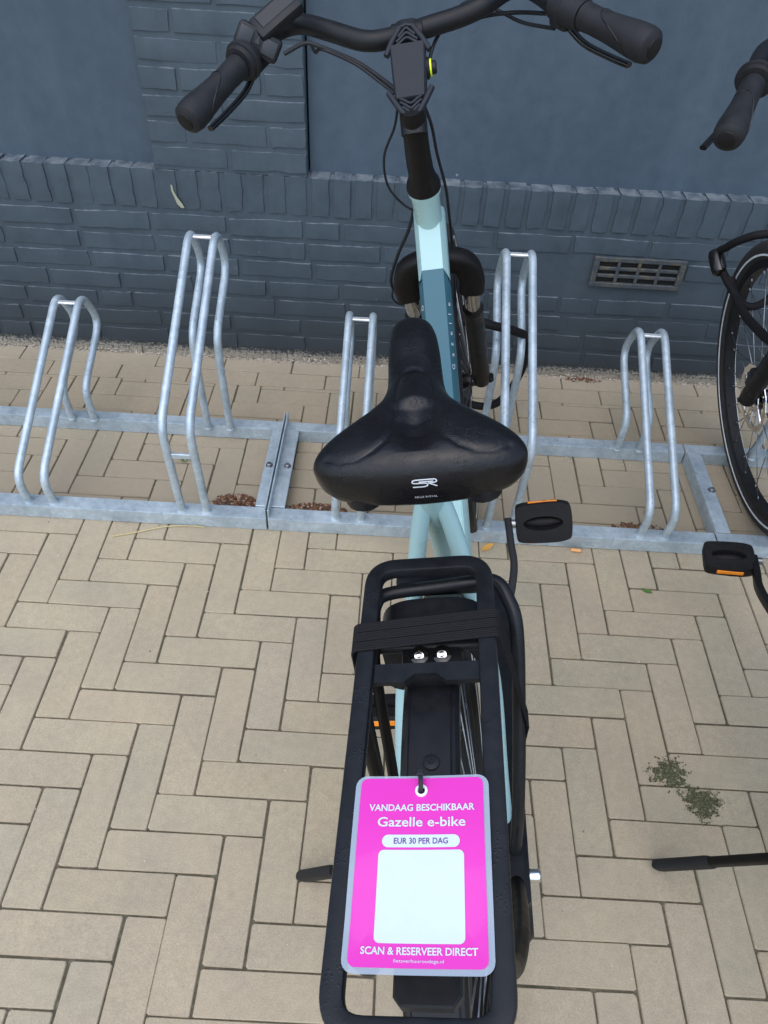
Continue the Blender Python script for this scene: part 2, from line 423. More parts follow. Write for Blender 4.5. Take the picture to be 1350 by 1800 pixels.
# ------------------------------------------------------------------ pavement: herringbone of 210 x 70 mm clay pavers
U = 0.07; YW = 1.345; YB = 1.204; JOINT = .0030
ground = bpy.data.meshes.new('ground'); s = 60
ground.from_pydata([(-s, -s, -.0045), (s, -s, -.0045), (s, s, -.0045), (-s, s, -.0045)], [], [(0, 1, 2, 3)])
pavement = tag(link('pavement', ground, 'joint_sand', None, None), 'beige clay paver pavement laid in herringbone', None, None, 'structure')
def paver_geo(lx, ly, rnd):
    """octagonal chamfered block, top at z=0, centred"""
    hx, hy = lx/2-JOINT/2, ly/2-JOINT/2
    def ring(ins, z, cut):
        out = []
        for sx, sy in ((1, 1), (-1, 1), (-1, -1), (1, -1)):
            x, y = sx*(hx-ins), sy*(hy-ins); c1 = cut*rnd.uniform(.5, 1.6); c2 = cut*rnd.uniform(.5, 1.6)
            pr = [(x-sx*c1, y), (x, y-sy*c2)]
            if sx*sy > 0: pr.reverse()
            out += [(px+rnd.gauss(0, .0003), py+rnd.gauss(0, .0003), z) for px, py in pr]
        return out
    st = rnd.getstate()
    v = ring(.0014, 0, .0030); rnd.setstate(st)
    v += ring(0, -.0022, .0030); rnd.setstate(st)
    v += ring(0, -.03, .0030)
    f = [tuple(range(8))]
    for a in (0, 8):
        for i in range(8): f.append((a+i, a+8+i, a+8+(i+1) % 8, a+(i+1) % 8))
    return v, f
cells = []
for k in range(-70, 71):
    for mm in range(-22, 23):
        cells.append((k+6*mm, -k, 3, 1)); cells.append((2+k+6*mm, 1-k, 1, 3))
rects = []
for a, b, wx, wy in cells:
    x0, x1 = a*U, (a+wx)*U; y1, y0 = -b*U, -(b+wy)*U
    y1 = min(y1, YB)
    if y1-y0 < .012 or x1 < -4.5 or x0 > 5 or y0 < -4.5 or y0 > 2: continue
    rects.append((x0, x1, y0, y1))
for row in range(2):
    y0 = YB+row*(YW-YB)/2; y1 = YB+(row+1)*(YW-YB)/2
    x = -4.5+row*.1
    while x < 5: rects.append((x, x+.21, y0, y1)); x += .21
def shown(r):
    cx, cy = (r[0]+r[1])/2, (r[2]+r[3])/2
    px, py, d = project((cx, cy, 0))
    if d < .1 or not (-70 < px < 1420 and 540 < py < 1880): return 0
    return (r[1]-r[0])*(r[3]-r[2])/d**3
rects.sort(key=shown, reverse=True)
rp = random.Random(3); cache = {}
SV, SF = [], []
for i, (x0, x1, y0, y1) in enumerate(rects):
    lx, ly = x1-x0, y1-y0; c = V((x0+x1)/2+rp.gauss(0, .0006), (y0+y1)/2+rp.gauss(0, .0006), rp.gauss(-.0004, .0004))
    tilt = Matrix.Rotation(rp.gauss(0, .004), 3, 'X') @ Matrix.Rotation(rp.gauss(0, .004), 3, 'Y') @ Matrix.Rotation(rp.gauss(0, .003), 3, 'Z')
    if i < 300 and shown((x0, x1, y0, y1)) > 0:
        key = (round(lx, 3), round(ly, 3), rp.randrange(6))
        if key not in cache:
            v, f = paver_geo(lx, ly, rp); me = bpy.data.meshes.new('paver'); me.from_pydata(v, [], f); cache[key] = me
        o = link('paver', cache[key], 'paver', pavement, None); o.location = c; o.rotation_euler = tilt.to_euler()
    else:
        v, f = paver_geo(lx, ly, rp); n0 = len(SV)
        SV += [tuple(c+tilt @ Vector(q)) for q in v]; SF += [tuple(n0+j for j in q) for q in f]
me = bpy.data.meshes.new('paver_field'); me.from_pydata(SV, [], SF)
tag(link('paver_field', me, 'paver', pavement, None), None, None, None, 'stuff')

# ------------------------------------------------------------------ brick wall
wall = empty('brick_wall', (0, YW, 0))
tag(wall, 'blue-grey painted brick wall with a plastered panel on each side of a pilaster', 'wall')
WX0, WX1, WTOP = -4.4, 5.0, 2.75
PIL = [(-2.435-2.1+2.1, -2.025), (-.335, .075), (1.765+.35, 2.525)]
REC = .04
bm = bmesh.new()
box(bm, ((WX0+WX1)/2, .0045+.15, .288), (WX1-WX0, .30, .576+.0))          # mortar body behind the brick faces (top just under the ledge)
for v in bm.verts:
    if v.co.z < .01: v.co.z = -.05
body = ob('mortar_bed', bm, 'wall_paint_brick', wall, None)
body.data.transform(Matrix.Translation((0, 0, -.006)))
edges = [WX0]+[e for p in PIL for e in p]+[WX1]
for i in range(0, len(edges), 2):
    bm = bmesh.new(); x0, x1 = edges[i], edges[i+1]
    nx, nz = max(2, int((x1-x0)/.12)), 18
    rows = []
    for j in range(nz+1):
        z = .560+(WTOP-.560)*j/nz
        rows.append([bm.verts.new((x0+(x1-x0)*k/nx, REC+.0016*mnoise.noise(V(x0+k*.5, z*3, 2)), z)) for k in range(nx+1)])
    for j in range(nz):
        for k in range(nx): bm.faces.new((rows[j][k], rows[j][k+1], rows[j+1][k+1], rows[j+1][k]))
    e = bmesh.ops.extrude_face_region(bm, geom=list(bm.faces))
    for v in [g for g in e['geom'] if isinstance(g, bmesh.types.BMVert)]: v.co.y += .2
    ob('plaster_panel', bm, 'wall_paint_plaster', wall)
for p0, p1 in PIL:
    bm = bmesh.new(); box(bm, ((p0+p1)/2, .0045+.10, (.572+WTOP)/2), (p1-p0-.010, .20, WTOP-.572)); ob('pilaster_core', bm, 'wall_paint_brick', wall, None)
rb = random.Random(11)
def brick_geo(L, H, D, rnd):
    nx, nz = (6, 3) if L > H else (3, 6)
    jit = .0009; v = []; f = []
    for j in range(nz):
        for i in range(nx):
            ex = .004 if i in (0, nx-1) else 0; 
            x = -L/2+.0035+(L-.007)*i/(nx-1); z = -H/2+.0035+(H-.007)*j/(nz-1)
            edge = i in (0, nx-1) or j in (0, nz-1)
            v.append((x+rnd.gauss(0, .0011), rnd.gauss(0, .0008)+(.0010 if edge else 0), z+rnd.gauss(0, .0011)))
    idx = lambda i, j: j*nx+i
    for j in range(nz-1):
        for i in range(nx-1): f.append((idx(i, j), idx(i+1, j), idx(i+1, j+1), idx(i, j+1)))
    rim = [idx(i, 0) for i in range(nx)]+[idx(nx-1, j) for j in range(1, nz)]+[idx(i, nz-1) for i in range(nx-2, -1, -1)]+[idx(0, j) for j in range(nz-2, 0, -1)]
    n0 = len(v)
    for r_ in rim:
        x, y, z = v[r_]; sx = L/2/(abs(-L/2+.0035)); sz = H/2/(H/2-.0035)
        v.append((max(-L/2, min(L/2, x*sx)), D, max(-H/2, min(H/2, z*sz))))
    m = len(rim)
    for k in range(m): f.append((rim[k], n0+k, n0+(k+1) % m, rim[(k+1) % m]))
    f = [q if True else q for q in f]
    return v, f
bricks = []     # x centre, z centre, length, height, y of face
for ci in range(8):
    z1 = .453-.061*ci; z0 = z1-.051; 
    if ci == 7: z0 = -.01
    x = WX0+(ci % 2)*.108+rb.uniform(-.02, .02)
    while x < WX1:
        L = .212 if rb.random() > .12 else .104
        bricks.append((x+L/2, (z0+z1)/2+rb.gauss(0, .0012), L-.008, z1-z0, 0)); x += L+rb.uniform(-.001, .002)
x = WX0
while x < WX1:
    wd = .0582+rb.uniform(-.0015, .0015)
    bricks.append((x+wd/2, .5205+rb.gauss(0, .001), wd-.0075, .109, -1)); x += wd
for p0, p1 in PIL:
    z = .5795; ci = 0
    while z < WTOP-.06:
        widths = [.205, .205] if ci % 2 == 0 else [.10, .205, .105]
        if rb.random() < .3: widths = widths[::-1]
        x = p0
        for wd in widths:
            bricks.append((x+wd/2, z+.0265, wd-.007, .053, 0)); x += wd
        z += .0615; ci += 1
VENT = (.995, .359)
bricks = [b for b in bricks if not (abs(b[0]-VENT[0]) < .13+b[2]/2-.012 and abs(b[1]-VENT[1]) < .044+b[3]/2-.012)]
# cut bricks that fill the row beside the vent
def bshown(b):
    px, py, d = project((b[0], YW, b[1]))
    return d if (-120 < px < 1470 and -60 < py < 720) else 99
bricks.sort(key=bshown)
bc = {}; BV, BF = [], []
for i, (x, z, L, H, kind) in enumerate(bricks):
    y = rb.gauss(0, .0008)
    rot = Matrix.Rotation(rb.gauss(0, .009), 3, 'Y') @ Matrix.Rotation(rb.gauss(0, .012), 3, 'X') @ Matrix.Rotation(rb.gauss(0, .006), 3, 'Z')
    depth = .0065 if kind == 0 else .05
    if i < 300 and bshown((x, z, L, H, kind)) < 90:
        key = (round(L, 3), round(H, 3), kind, rb.randrange(5))
        if key not in bc:
            v, f = brick_geo(L, H, .012 if kind == 0 else .046, rb); me = bpy.data.meshes.new('brick'); me.from_pydata(v, [], f); bc[key] = me
            me.shade_smooth(); me.set_sharp_from_angle(angle=R(50))
        o = link('brick', bc[key], 'wall_paint_brick', wall, None); o.location = (x, y, z); o.rotation_euler = rot.to_euler()
    else:
        v, f = brick_geo(L, H, .012 if kind == 0 else .046, rb); n0 = len(BV); c = V(x, y, z)
        BV += [tuple(c+rot @ Vector(q)) for q in v]; BF += [tuple(n0+j for j in q) for q in f]
me = bpy.data.meshes.new('brick_field'); me.from_pydata(BV, [], BF)
tag(link('brick_field', me, 'wall_paint_brick', wall, 50), None, None, None, 'stuff')
# vent grille set into the wall: frame with four by three slots
bm = bmesh.new(); vw, vh = .257, .089
xs = [-vw/2+.014+k*(vw-.028)/4 for k in range(5)]; zs = [-vh/2+.012+k*(vh-.024)/3 for k in range(4)]
def bar(x0, x1, z0, z1, y0=-.006, y1=.004): box(bm, ((x0+x1)/2, (y0+y1)/2, (z0+z1)/2), (x1-x0, y1-y0, z1-z0), .0012, None, 1)
bar(-vw/2, vw/2, vh/2-.013, vh/2); bar(-vw/2, vw/2, -vh/2, -vh/2+.013); bar(-vw/2, -vw/2+.016, -vh/2+.0135, vh/2-.0135); bar(vw/2-.016, vw/2, -vh/2+.0135, vh/2-.0135)
for xx in xs[1:-1]: bar(xx-.0045, xx+.0045, -vh/2+.0135, vh/2-.0135, -.005, .004)
for zz in zs[1:-1]:
    for a, b in zip(xs, xs[1:]): bar(a+.003, b-.003, zz-.0048, zz+.0048, -.0045, .003)
vent = ob('vent_grille', bm, 'vent_metal', wall); vent.location = (VENT[0], -.003, VENT[1])
bm = bmesh.new(); box(bm, (0, .0025, 0), (vw-.006, .003, vh-.006)); o = ob('vent_dark_back', bm, 'vent_dark', vent, None); o.location = (0, .0035, 0)  # near-black plate stands in for the shaded hollow behind the slots

# grit washed up along the foot of the wall
rg = random.Random(5); gv, gf = [], []
def flake(vs, fs, c, size, rnd, flat=.35, n=5):
    n0 = len(vs); a0 = rnd.uniform(0, 6.28); tz = rnd.uniform(-.5, .5)*flat
    for k in range(n):
        a = a0+2*math.pi*k/n; r = size*rnd.uniform(.6, 1.2)
        vs.append((c[0]+r*math.cos(a), c[1]+r*math.sin(a), c[2]+r*math.cos(a)*tz+size*flat*rnd.uniform(0, .6)))
    vs.append((c[0], c[1], c[2]+size*flat*1.3))
    for k in range(n): fs.append((n0+k, n0+(k+1) % n, n0+n))
for i in range(5200):
    x = rg.uniform(-2.2, 2.4); d = abs(rg.gauss(0, .008+.006*mnoise.noise(V(x*3, 4, 0))))
    if mnoise.noise(V(x*9, 1, 0)) < rg.uniform(-.5, .25): continue
    flake(gv, gf, (x, YW-.001-d, .0005+max(0, .012-d)*rg.uniform(0, 1)*(.5+mnoise.noise(V(x*6, 0, 0)))), rg.uniform(.0012, .0042), rg, .6)
for i in range(1500):
    x = rg.uniform(-1.6, 1.9); y = rg.choice((.607, .655, .95, .99))+rg.gauss(0, .012)
    flake(gv, gf, (x, y, .0004), rg.uniform(.0008, .0028), rg, .5)
for i in range(420):      # crumbs strewn over the pavers, thicker near the rack
    x = rg.uniform(-1.3, 1.7); y = .62-abs(rg.gauss(0, .45)) if i % 3 else rg.uniform(.66, 1.2)
    flake(gv, gf, (x, y, .0003), rg.uniform(.0008, .0026), rg, .5)
me = bpy.data.meshes.new('grit'); me.from_pydata(gv, [], gf)
tag(link('grit', me, 'grit', None, None), 'pale sand and grit along the wall foot and strewn round the racks', 'grit', None, 'stuff')

# ------------------------------------------------------------------ bicycle racks
def loop_path(high):
    dz = .205 if high else 0.0
    if high:
        return fillet([(.626, .034), (.600, .318), (1.045, .563), (1.118, .438), (.930, .345), (.927, .26), (.946, .034)], [.07, .052, .05, .07, .2], 7)
    return fillet([(.628, .034), (.612, .126), (1.070, .357), (1.143, .236), (.945, .143), (.953, .034)], [.06, .055, .05, .06], 7)
def make_rack(x0, stands, cross, name_label, group):
    root = empty('bicycle_rack', (x0, .61, 0)); tag(root, name_label, 'bicycle rack', group)
    T = Matrix.Translation((-x0, -.61, 0)); x1 = x0+1.104
    def add(name, bm, mat='galvanised', sm=35, parent=None):
        bmesh.ops.transform(bm, matrix=T, verts=bm.verts); return ob(name, bm, mat, parent or root, sm)
    th = .004
    def angle(name, ya, yb, front):
        bm = bmesh.new()
        prof = [(ya, .0), (ya, .040), (yb, .040), (yb, .040-th), (ya+th, .040-th), (ya+th, 0)]
        L = [bm.verts.new((x0+.002, a, b)) for a, b in prof]; Rr = [bm.verts.new((x1-.002, a, b)) for a, b in prof]
        n = len(prof)
        for i in range(n): bm.faces.new((L[i], L[(i+1) % n], Rr[(i+1) % n], Rr[i]))
        bm.faces.new(L[::-1]); bm.faces.new(Rr)
        bmesh.ops.bevel(bm, geom=[e for e in bm.edges if abs(e.verts[0].co.x-e.verts[1].co.x) > .5], offset=.0014, segments=2, affect='EDGES')
        add(name, bm)
    angle('front_rail', .610, .650, True); angle('rear_rail', .953, .989, False)
    for side, style in cross:
        bm = bmesh.new()
        if style == 'upright':      # angle iron lying between the rails, its flange standing at the joint of two racks
            if side == 'right':
                box(bm, (x1-.018, .8, .0421), (.031, .30, .004), .0008, None, 1); box(bm, (x1-.0035, .805, .040), (.004, .385, .054), .0008, None, 1)
                bx = x1-.020
            else:
                box(bm, (x0+.021, .8, .0421), (.036, .30, .004), .0008, None, 1); box(bm, (x0+.0035, .805, .040), (.004, .385, .054), .0008, None, 1)
                bx = x0+.026
        else:
            box(bm, (x0+.021, .8, .0421), (.036, .30, .004), .0008, None, 1); box(bm, (x0+.0045, .8, .0205), (.004, .30, .039), .0008, None, 1); bx = x0+.030
        cb = add('cross_bar', bm)
        bm = bmesh.new(); lathe(bm, [(0, .0105), (.0015, .0105), (.0016, .0068), (.007, .0068), (.0078, .0055)], (bx, .80, .0442), (0, 0, 1), 6)
        add('bolt', bm, 'dull_metal')
    for cx, high, low_link in stands:
        path = loop_path(high); 
        for dx in (-.0305, .0305):
            bm = bmesh.new(); tube(bm, [V(cx+dx, a, b) for a, b in path], .0098, 14); add('stand_tube', bm, 'galvanised', 60)
            for yy in (path[0][0], path[-1][0]):
                bm = bmesh.new(); lathe(bm, [(0, .0125), (.003, .0118), (.006, .0100)], (cx+dx, yy, .0395), (0, 0, 1), 14)
                add('weld', bm, 'galvanised')
        top = max(path, key=lambda p: p[1])
        bm = bmesh.new(); box(bm, (cx, top[0], top[1]-.001), (.045, .013, .006), .0015, None, 1); add('spacer_bar', bm, 'bright_weld')
        if low_link:
            bm = bmesh.new(); box(bm, (cx, .608, .232), (.044, .008, .014), .0015, None, 1); add('spacer_bar', bm)
    return root
g = 'galvanised bicycle racks bolted end to end'
make_rack(-1.068, [(-.899, True, True), (-.5205, False, False), (-.1435, True, True)], [('right', 'upright')], 'galvanised rack whose tall tube stand rises beneath the pilaster', g)
make_rack(.037, [(.2345, False, False), (.6055, True, True), (.9825, False, False)], [('left', 'upright')], 'galvanised rack standing around the front wheel of the mint bicycle', g)
make_rack(1.1415, [(1.348, True, True), (1.738, False, False), (2.11, True, True)], [('left', 'plain')], 'galvanised rack holding the front wheel of the black bicycle', g)

# ------------------------------------------------------------------ bicycles (built in their own frame: x right, y forward, z up, origin under the rear axle)
WR = .352; AXF = V(0, 1.109, .347); AXR = V(0, 0, .347)
SA = V(0, 1.062, .327); SU = V(0, -.358, .934).normalized()
def on_axis(t): return SA+SU*t
def make_wheel(root, name, c, rotor, S):
    bm = bmesh.new()
    prof = [(.0235*math.cos(a)*(1.0), .0235*math.sin(a)) for a in [2*math.pi*k/16 for k in range(16)]]
    P = [c+V(0, math.cos(a), math.sin(a))*(WR-.0235) for a in [2*math.pi*k/88 for k in range(88)]]
    sweep(bm, P, prof, True, False, V(1, 0, 0))
    wh = empty(name); wh.parent = root
    ob('tyre', bm, 'tyre_rubber', wh, 80)
    for sx in (-1, 1):
        bm = bmesh.new(); P = [c+V(sx*.0205, math.cos(a)*.3205, math.sin(a)*.3205) for a in [2*math.pi*k/88 for k in range(88)]]
        sweep(bm, P, [(.0022, .0019), (-.0022, .0019), (-.0022, -.0019), (.0022, -.0019)], True, False, V(1, 0, 0)); ob('reflective_stripe', bm, 'reflective_white', wh, None)
    bm = bmesh.new(); P = [c+V(0, math.cos(a), math.sin(a))*.302 for a in [2*math.pi*k/72 for k in range(72)]]
    sweep(bm, P, [(.011, .011), (.013, .013), (-.013, .013), (-.011, .011), (-.009, -.006), (0, -.010), (.009, -.006)] if False else [(.009, .0125), (.010, -.0125), (.004, -.014), (-.004, -.014), (-.010, -.0125), (-.009, .0125)][::-1], True, False, V(1, 0, 0))
    ob('rim', bm, 'black_dry', wh, 60)
    bm = bmesh.new(); lathe(bm, [(-.052, .006), (-.05, .013), (-.036, .014), (-.034, .03), (-.030, .03), (-.028, .017), (.028, .017), (.030, .03), (.034, .03), (.036, .014), (.05, .013), (.052, .006)], c, (1, 0, 0), 20)
    ob('hub', bm, 'black_gloss', wh)
    sm = {}
    for k in range(36):
        a = 2*math.pi*k/36; sx = 1 if k % 2 else -1; sk = .32 if (k//2) % 2 else -.32
        key = (sx, sk)
        if key not in sm:
            bm = bmesh.new(); tube(bm, [V(sx*.032, math.cos(sk)*.028, math.sin(sk)*.028), V(sx*.006, .293, 0)], .0011, 5)
            bm2 = bm; lathe(bm2, [(0, .0022), (.012, .0016)], (sx*.0045, .294, 0), V(sx*.03, -.28, 0), 6)
            me = bpy.data.meshes.new('spoke'); bmesh.ops.recalc_face_normals(bm, faces=bm.faces); bm.to_mesh(me); bm.free(); me.materials.append(MATS['dull_metal']); me.shade_smooth(); sm[key] = me
        o = bpy.data.objects.new('spoke', sm[key]); COL.objects.link(o); o.parent = wh; o.location = c; o.rotation_euler = (a, 0, 0)
    if rotor:
        bm = bmesh.new(); n = 60
        for r0, r1 in ((.066, .080), (.022, .034)):
            ra = []
            for r_, x in ((r0, -.046), (r1, -.046), (r1, -.044), (r0, -.044)):
                ra.append([bm.verts.new(c+V(x, r_*(1+.02*math.sin(k*1.6))*math.cos(2*math.pi*k/n), r_*(1+.02*math.sin(k*1.6))*math.sin(2*math.pi*k/n))) for k in range(n)])
            for i in range(4):
                for k in range(n): bm.faces.new((ra[i][k], ra[i][(k+1) % n], ra[(i+1) % 4][(k+1) % n], ra[(i+1) % 4][k]))
        for k in range(6):
            a = k*math.pi/3; d = V(0, math.cos(a+.4), math.sin(a+.4))
            tube(bm, [c+V(-.045, math.cos(a)*.03, math.sin(a)*.03), c+V(-.045, 0, 0)+d*.069], .0026, 6)
        ob('brake_disc', bm, 'chrome', wh)
    return wh
def fender(root, name, c, rad, a0, a1, w):
    pts = [c+V(0, math.cos(a), math.sin(a))*rad for a in [a0+(a1-a0)*k/40 for k in range(41)]]
    h = w/2
    prof = [(-h, -.016), (-h, -.004), (-h+.004, .001), (-h+.007, .0005), (-h+.009, .0022), (h-.009, .0022), (h-.007, .0005), (h-.004, .001), (h, -.004), (h, -.016), (h-.0018, -.016), (h-.0018, -.005), (h-.006, -.0015), (-h+.006, -.0015), (-h+.0018, -.005), (-h+.0018, -.016)]
    bm = bmesh.new(); L = len(pts); rings = []
    for p in pts:
        n = (p-c).normalized(); rings.append([bm.verts.new(p+V(1, 0, 0)*u+n*v) for u, v in prof])
    m = len(prof)
    for i in range(L-1):
        for j in range(m): bm.faces.new((rings[i][j], rings[i][(j+1) % m], rings[i+1][(j+1) % m], rings[i+1][j]))
    bm.faces.new(rings[0][::-1]); bm.faces.new(rings[-1])
    return ob(name, bm, 'black_dry', root, 30)

def saddle_surface():
    """returns bmesh of the padded saddle"""
    OUT = [(.445, .0), (.443, .012), (.436, .0225), (.420, .0280), (.395, .0305), (.365, .0315), (.335, .0330), (.312, .0370), (.290, .0450), (.268, .0615), (.250, .0815), (.233, .1000), (.217, .1095), (.203, .1085), (.190, .095), (.182, .068), (.178, .036), (.1765, 0)]
    half = catmull([(a, b, 0) for a, b in OUT], 7)
    loop = [(p.y, p.x) for p in half]+[(-p.y, p.x) for p in half[-2:0:-1]]
    cx = lambda y: .006-.012*max(0, min(1, (y-.2)/.24))
    ya, yb = .222, .418
    SEAM = [(0, .340), (.006, .3385), (.011, .333), (.0155, .320), (.018, .300), (.019, .275), (.0195, .245), (.022, .228), (.030, .212), (.043, .201), (.060, .195), (.078, .196), (.092, .204)]
    def groove(x, y):
        """stitched seam: a U round the raised middle, its arms running out to the rear corners"""
        d = 9
        ax = abs(x)
        for (x0, y0), (x1, y1) in zip(SEAM, SEAM[1:]):
            ux, uy = x1-x0, y1-y0; q = max(0, min(1, ((ax-x0)*ux+(y-y0)*uy)/(ux*ux+uy*uy)))
            d = min(d, math.hypot(ax-x0-q*ux, y-y0-q*uy))
        return d
    rows = []; bm = bmesh.new()
    rs = [k/64 for k in range(60)]+[.945, .962, .976, .988, .996, 1.0]
    def hz(y):   # centre height of the rim, half heights above and below
        s_ = max(0, min(1, (y-.18)/.26)); 
        return .890+.016*s_, (.033*(1-s_)+.024*s_), (.032*(1-s_)+.020*s_)
    n = len(loop)
    for r_ in rs:
        ring = []
        for (x, y) in loop:
            my = ya+(yb-ya)*(y-.1765)/(.445-.1765)
            px, py = x*r_, my+(y-my)*r_
            z0, ht, hb = hz(py)
            z = z0+ht*max(0, 1-r_**2.7)**(1/2.1)
            z -= .011*math.exp(-((py-.335)/.05)**2)                      # waist
            z += .006*math.exp(-(px/.016)**2)*max(0, min(1, (py-.262)/.01))*max(0, min(1, (.336-py)/.012))
            z -= .012*math.exp(-(px/.018)**2)*max(0, min(1, (.275-py)/.03))*max(0, min(1, (py-.195)/.03))
            z -= .0016*math.exp(-(groove(px, py)/.0030)**2) if r_ < .97 else 0
            ring.append(bm.verts.new((px+cx(py), py, z)))
        rows.append(ring)
    for r_, dz in ((.995, -.3), (.975, -.62), (.93, -.88), (.88, -1.0), (.80, -1.0)):
        ring = []
        for (x, y) in loop:
            my = ya+(yb-ya)*(y-.1765)/(.445-.1765); px, py = x*r_, my+(y-my)*r_
            z0, ht, hb = hz(py); ring.append(bm.verts.new((px+cx(py), py, z0-.011*math.exp(-((py-.335)/.05)**2)+hb*dz)))
        rows.append(ring)
    for a, b in zip(rows, rows[1:]):
        for k in range(n): bm.faces.new((a[k], a[(k+1) % n], b[(k+1) % n], b[k]))
    bm.faces.new(rows[-1][::-1])
    bmesh.ops.remove_doubles(bm, verts=bm.verts, dist=.00005)
    return bm
def drape(bm_surface, polys, origin, right, up, into, width, name, mat, parent, lift=.0004):
    """lay flat ribbons drawn in 2D onto a surface"""
    bvh = BVHTree.FromBMesh(bm_surface); into = Vector(into).normalized()
    bm = bmesh.new()
    for pl in polys:
        pts = catmull([(a, b, 0) for a, b in pl], 4) if len(pl) > 2 else [Vector((a, b, 0)) for a, b in pl]
        prev = None
        for i, p in enumerate(pts):
            t_ = (pts[min(i+1, len(pts)-1)]-pts[max(i-1, 0)]).normalized(); nrm = Vector((-t_.y, t_.x, 0))
            pr = []
            for sgn in (-1, 1):
                q = p+nrm*width*.5*sgn
                o = Vector(origin)+Vector(right)*q.x+Vector(up)*q.y-into*.2
                hit = bvh.ray_cast(o, into)
                if hit[0] is None: pr = None; break
                pr.append(bm.verts.new(hit[0]+hit[1]*lift))
            if pr and prev: bm.faces.new((prev[0], pr[0], pr[1], prev[1]))
            prev = pr
    return ob(name, bm, mat, parent, None)

def pedal(root, c, nrm_ang, side):
    """c: pedal centre; nrm_ang: tilt of the tread normal from straight up towards the rear"""
    M = Matrix.Translation(c) @ Matrix.Rotation(nrm_ang, 4, 'X') @ Matrix.Scale(1.07 if side > 0 else 1.0, 4)
    p = empty('pedal'); p.parent = root
    def add(name, bm, mat, sm=35):
        bmesh.ops.transform(bm, matrix=M, verts=bm.verts); return ob(name, bm, mat, p, sm)
    # outer frame: rounded, wider in the middle
    bm = bmesh.new()
    out = [(-.046, -.026), (-.040, -.033), (-.02, -.0355), (.02, -.0365), (.041, -.033), (.048, -.026), (.050, 0), (.048, .026), (.041, .033), (.02, .0365), (-.02, .0355), (-.040, .033), (-.046, .026), (-.047, 0)]
    o3 = catmull([(a, b, 0) for a, b in out], 3, True); nn = len(o3)
    inn = [(.034*math.copysign(abs(math.cos(2*math.pi*k/nn)), math.cos(2*math.pi*k/nn)), .0125*math.sin(2*math.pi*k/nn)) for k in range(nn)]
    k0 = min(range(nn), key=lambda k: (Vector((o3[0].x, o3[0].y)).normalized()-Vector(inn[k]).normalized()).length); inn = inn[k0:]+inn[:k0]
    rows = []
    for k, (poly, z) in enumerate((([(v.x, v.y) for v in o3], -.009), ([(v.x, v.y) for v in o3], .009), ([(v.x*.97, v.y*.96) for v in o3], .0125), (inn, .0128), ([(a*.92, b*.9) for a, b in inn], .004), ([(a*.92, b*.9) for a, b in inn], -.004), (inn, -.0128), ([(v.x*.97, v.y*.96) for v in o3], -.0125))):
        rows.append([bm.verts.new((a, b, z)) for a, b in poly])
    for i in range(len(rows)):
        a, b = rows[i], rows[(i+1) % len(rows)]
        for k in range(nn): bm.faces.new((a[k], a[(k+1) % nn], b[(k+1) % nn], b[k]))
    add('pedal_frame', bm, 'pedal_black', 40)
    bm = bmesh.new(); lathe(bm, [(-.032, .003), (-.026, .006), (-.01, .0092), (.012, .0092), (.026, .006), (.032, .003)], (0, 0, 0), (1, 0, 0), 16); add('pedal_barrel', bm, 'pedal_black')
    bm = bmesh.new(); lathe(bm, [(0, .0075), (.025, .0075)], (-.064*side if side > 0 else .064, 0, 0), (side, 0, 0), 12); add('pedal_axle', bm, 'dull_metal')
    bm = bmesh.new(); rr = random.Random(2)
    for a in range(-11, 12):
        for b in (-.031, -.027, -.023, .023, .027, .031):
            x = a*.0038+(b*40 % 1)*.001; 
            if abs(x) > .043-.4*(abs(b)-.02): continue
            for sz in (1, -1):
                lathe(bm, [(0, .0010), (.0009, .0007)], (x, b, .0127*sz), (0, 0, sz), 5)
    o = add('tread_dots', bm, 'rubber', None); o['kind'] = 'stuff'
    for sy in (-1, 1):
        bm = bmesh.new(); box(bm, (.001, sy*.0352, .0), (.050, .0045, .0095), .001, None, 1); add('reflector', bm, 'amber')
    return p

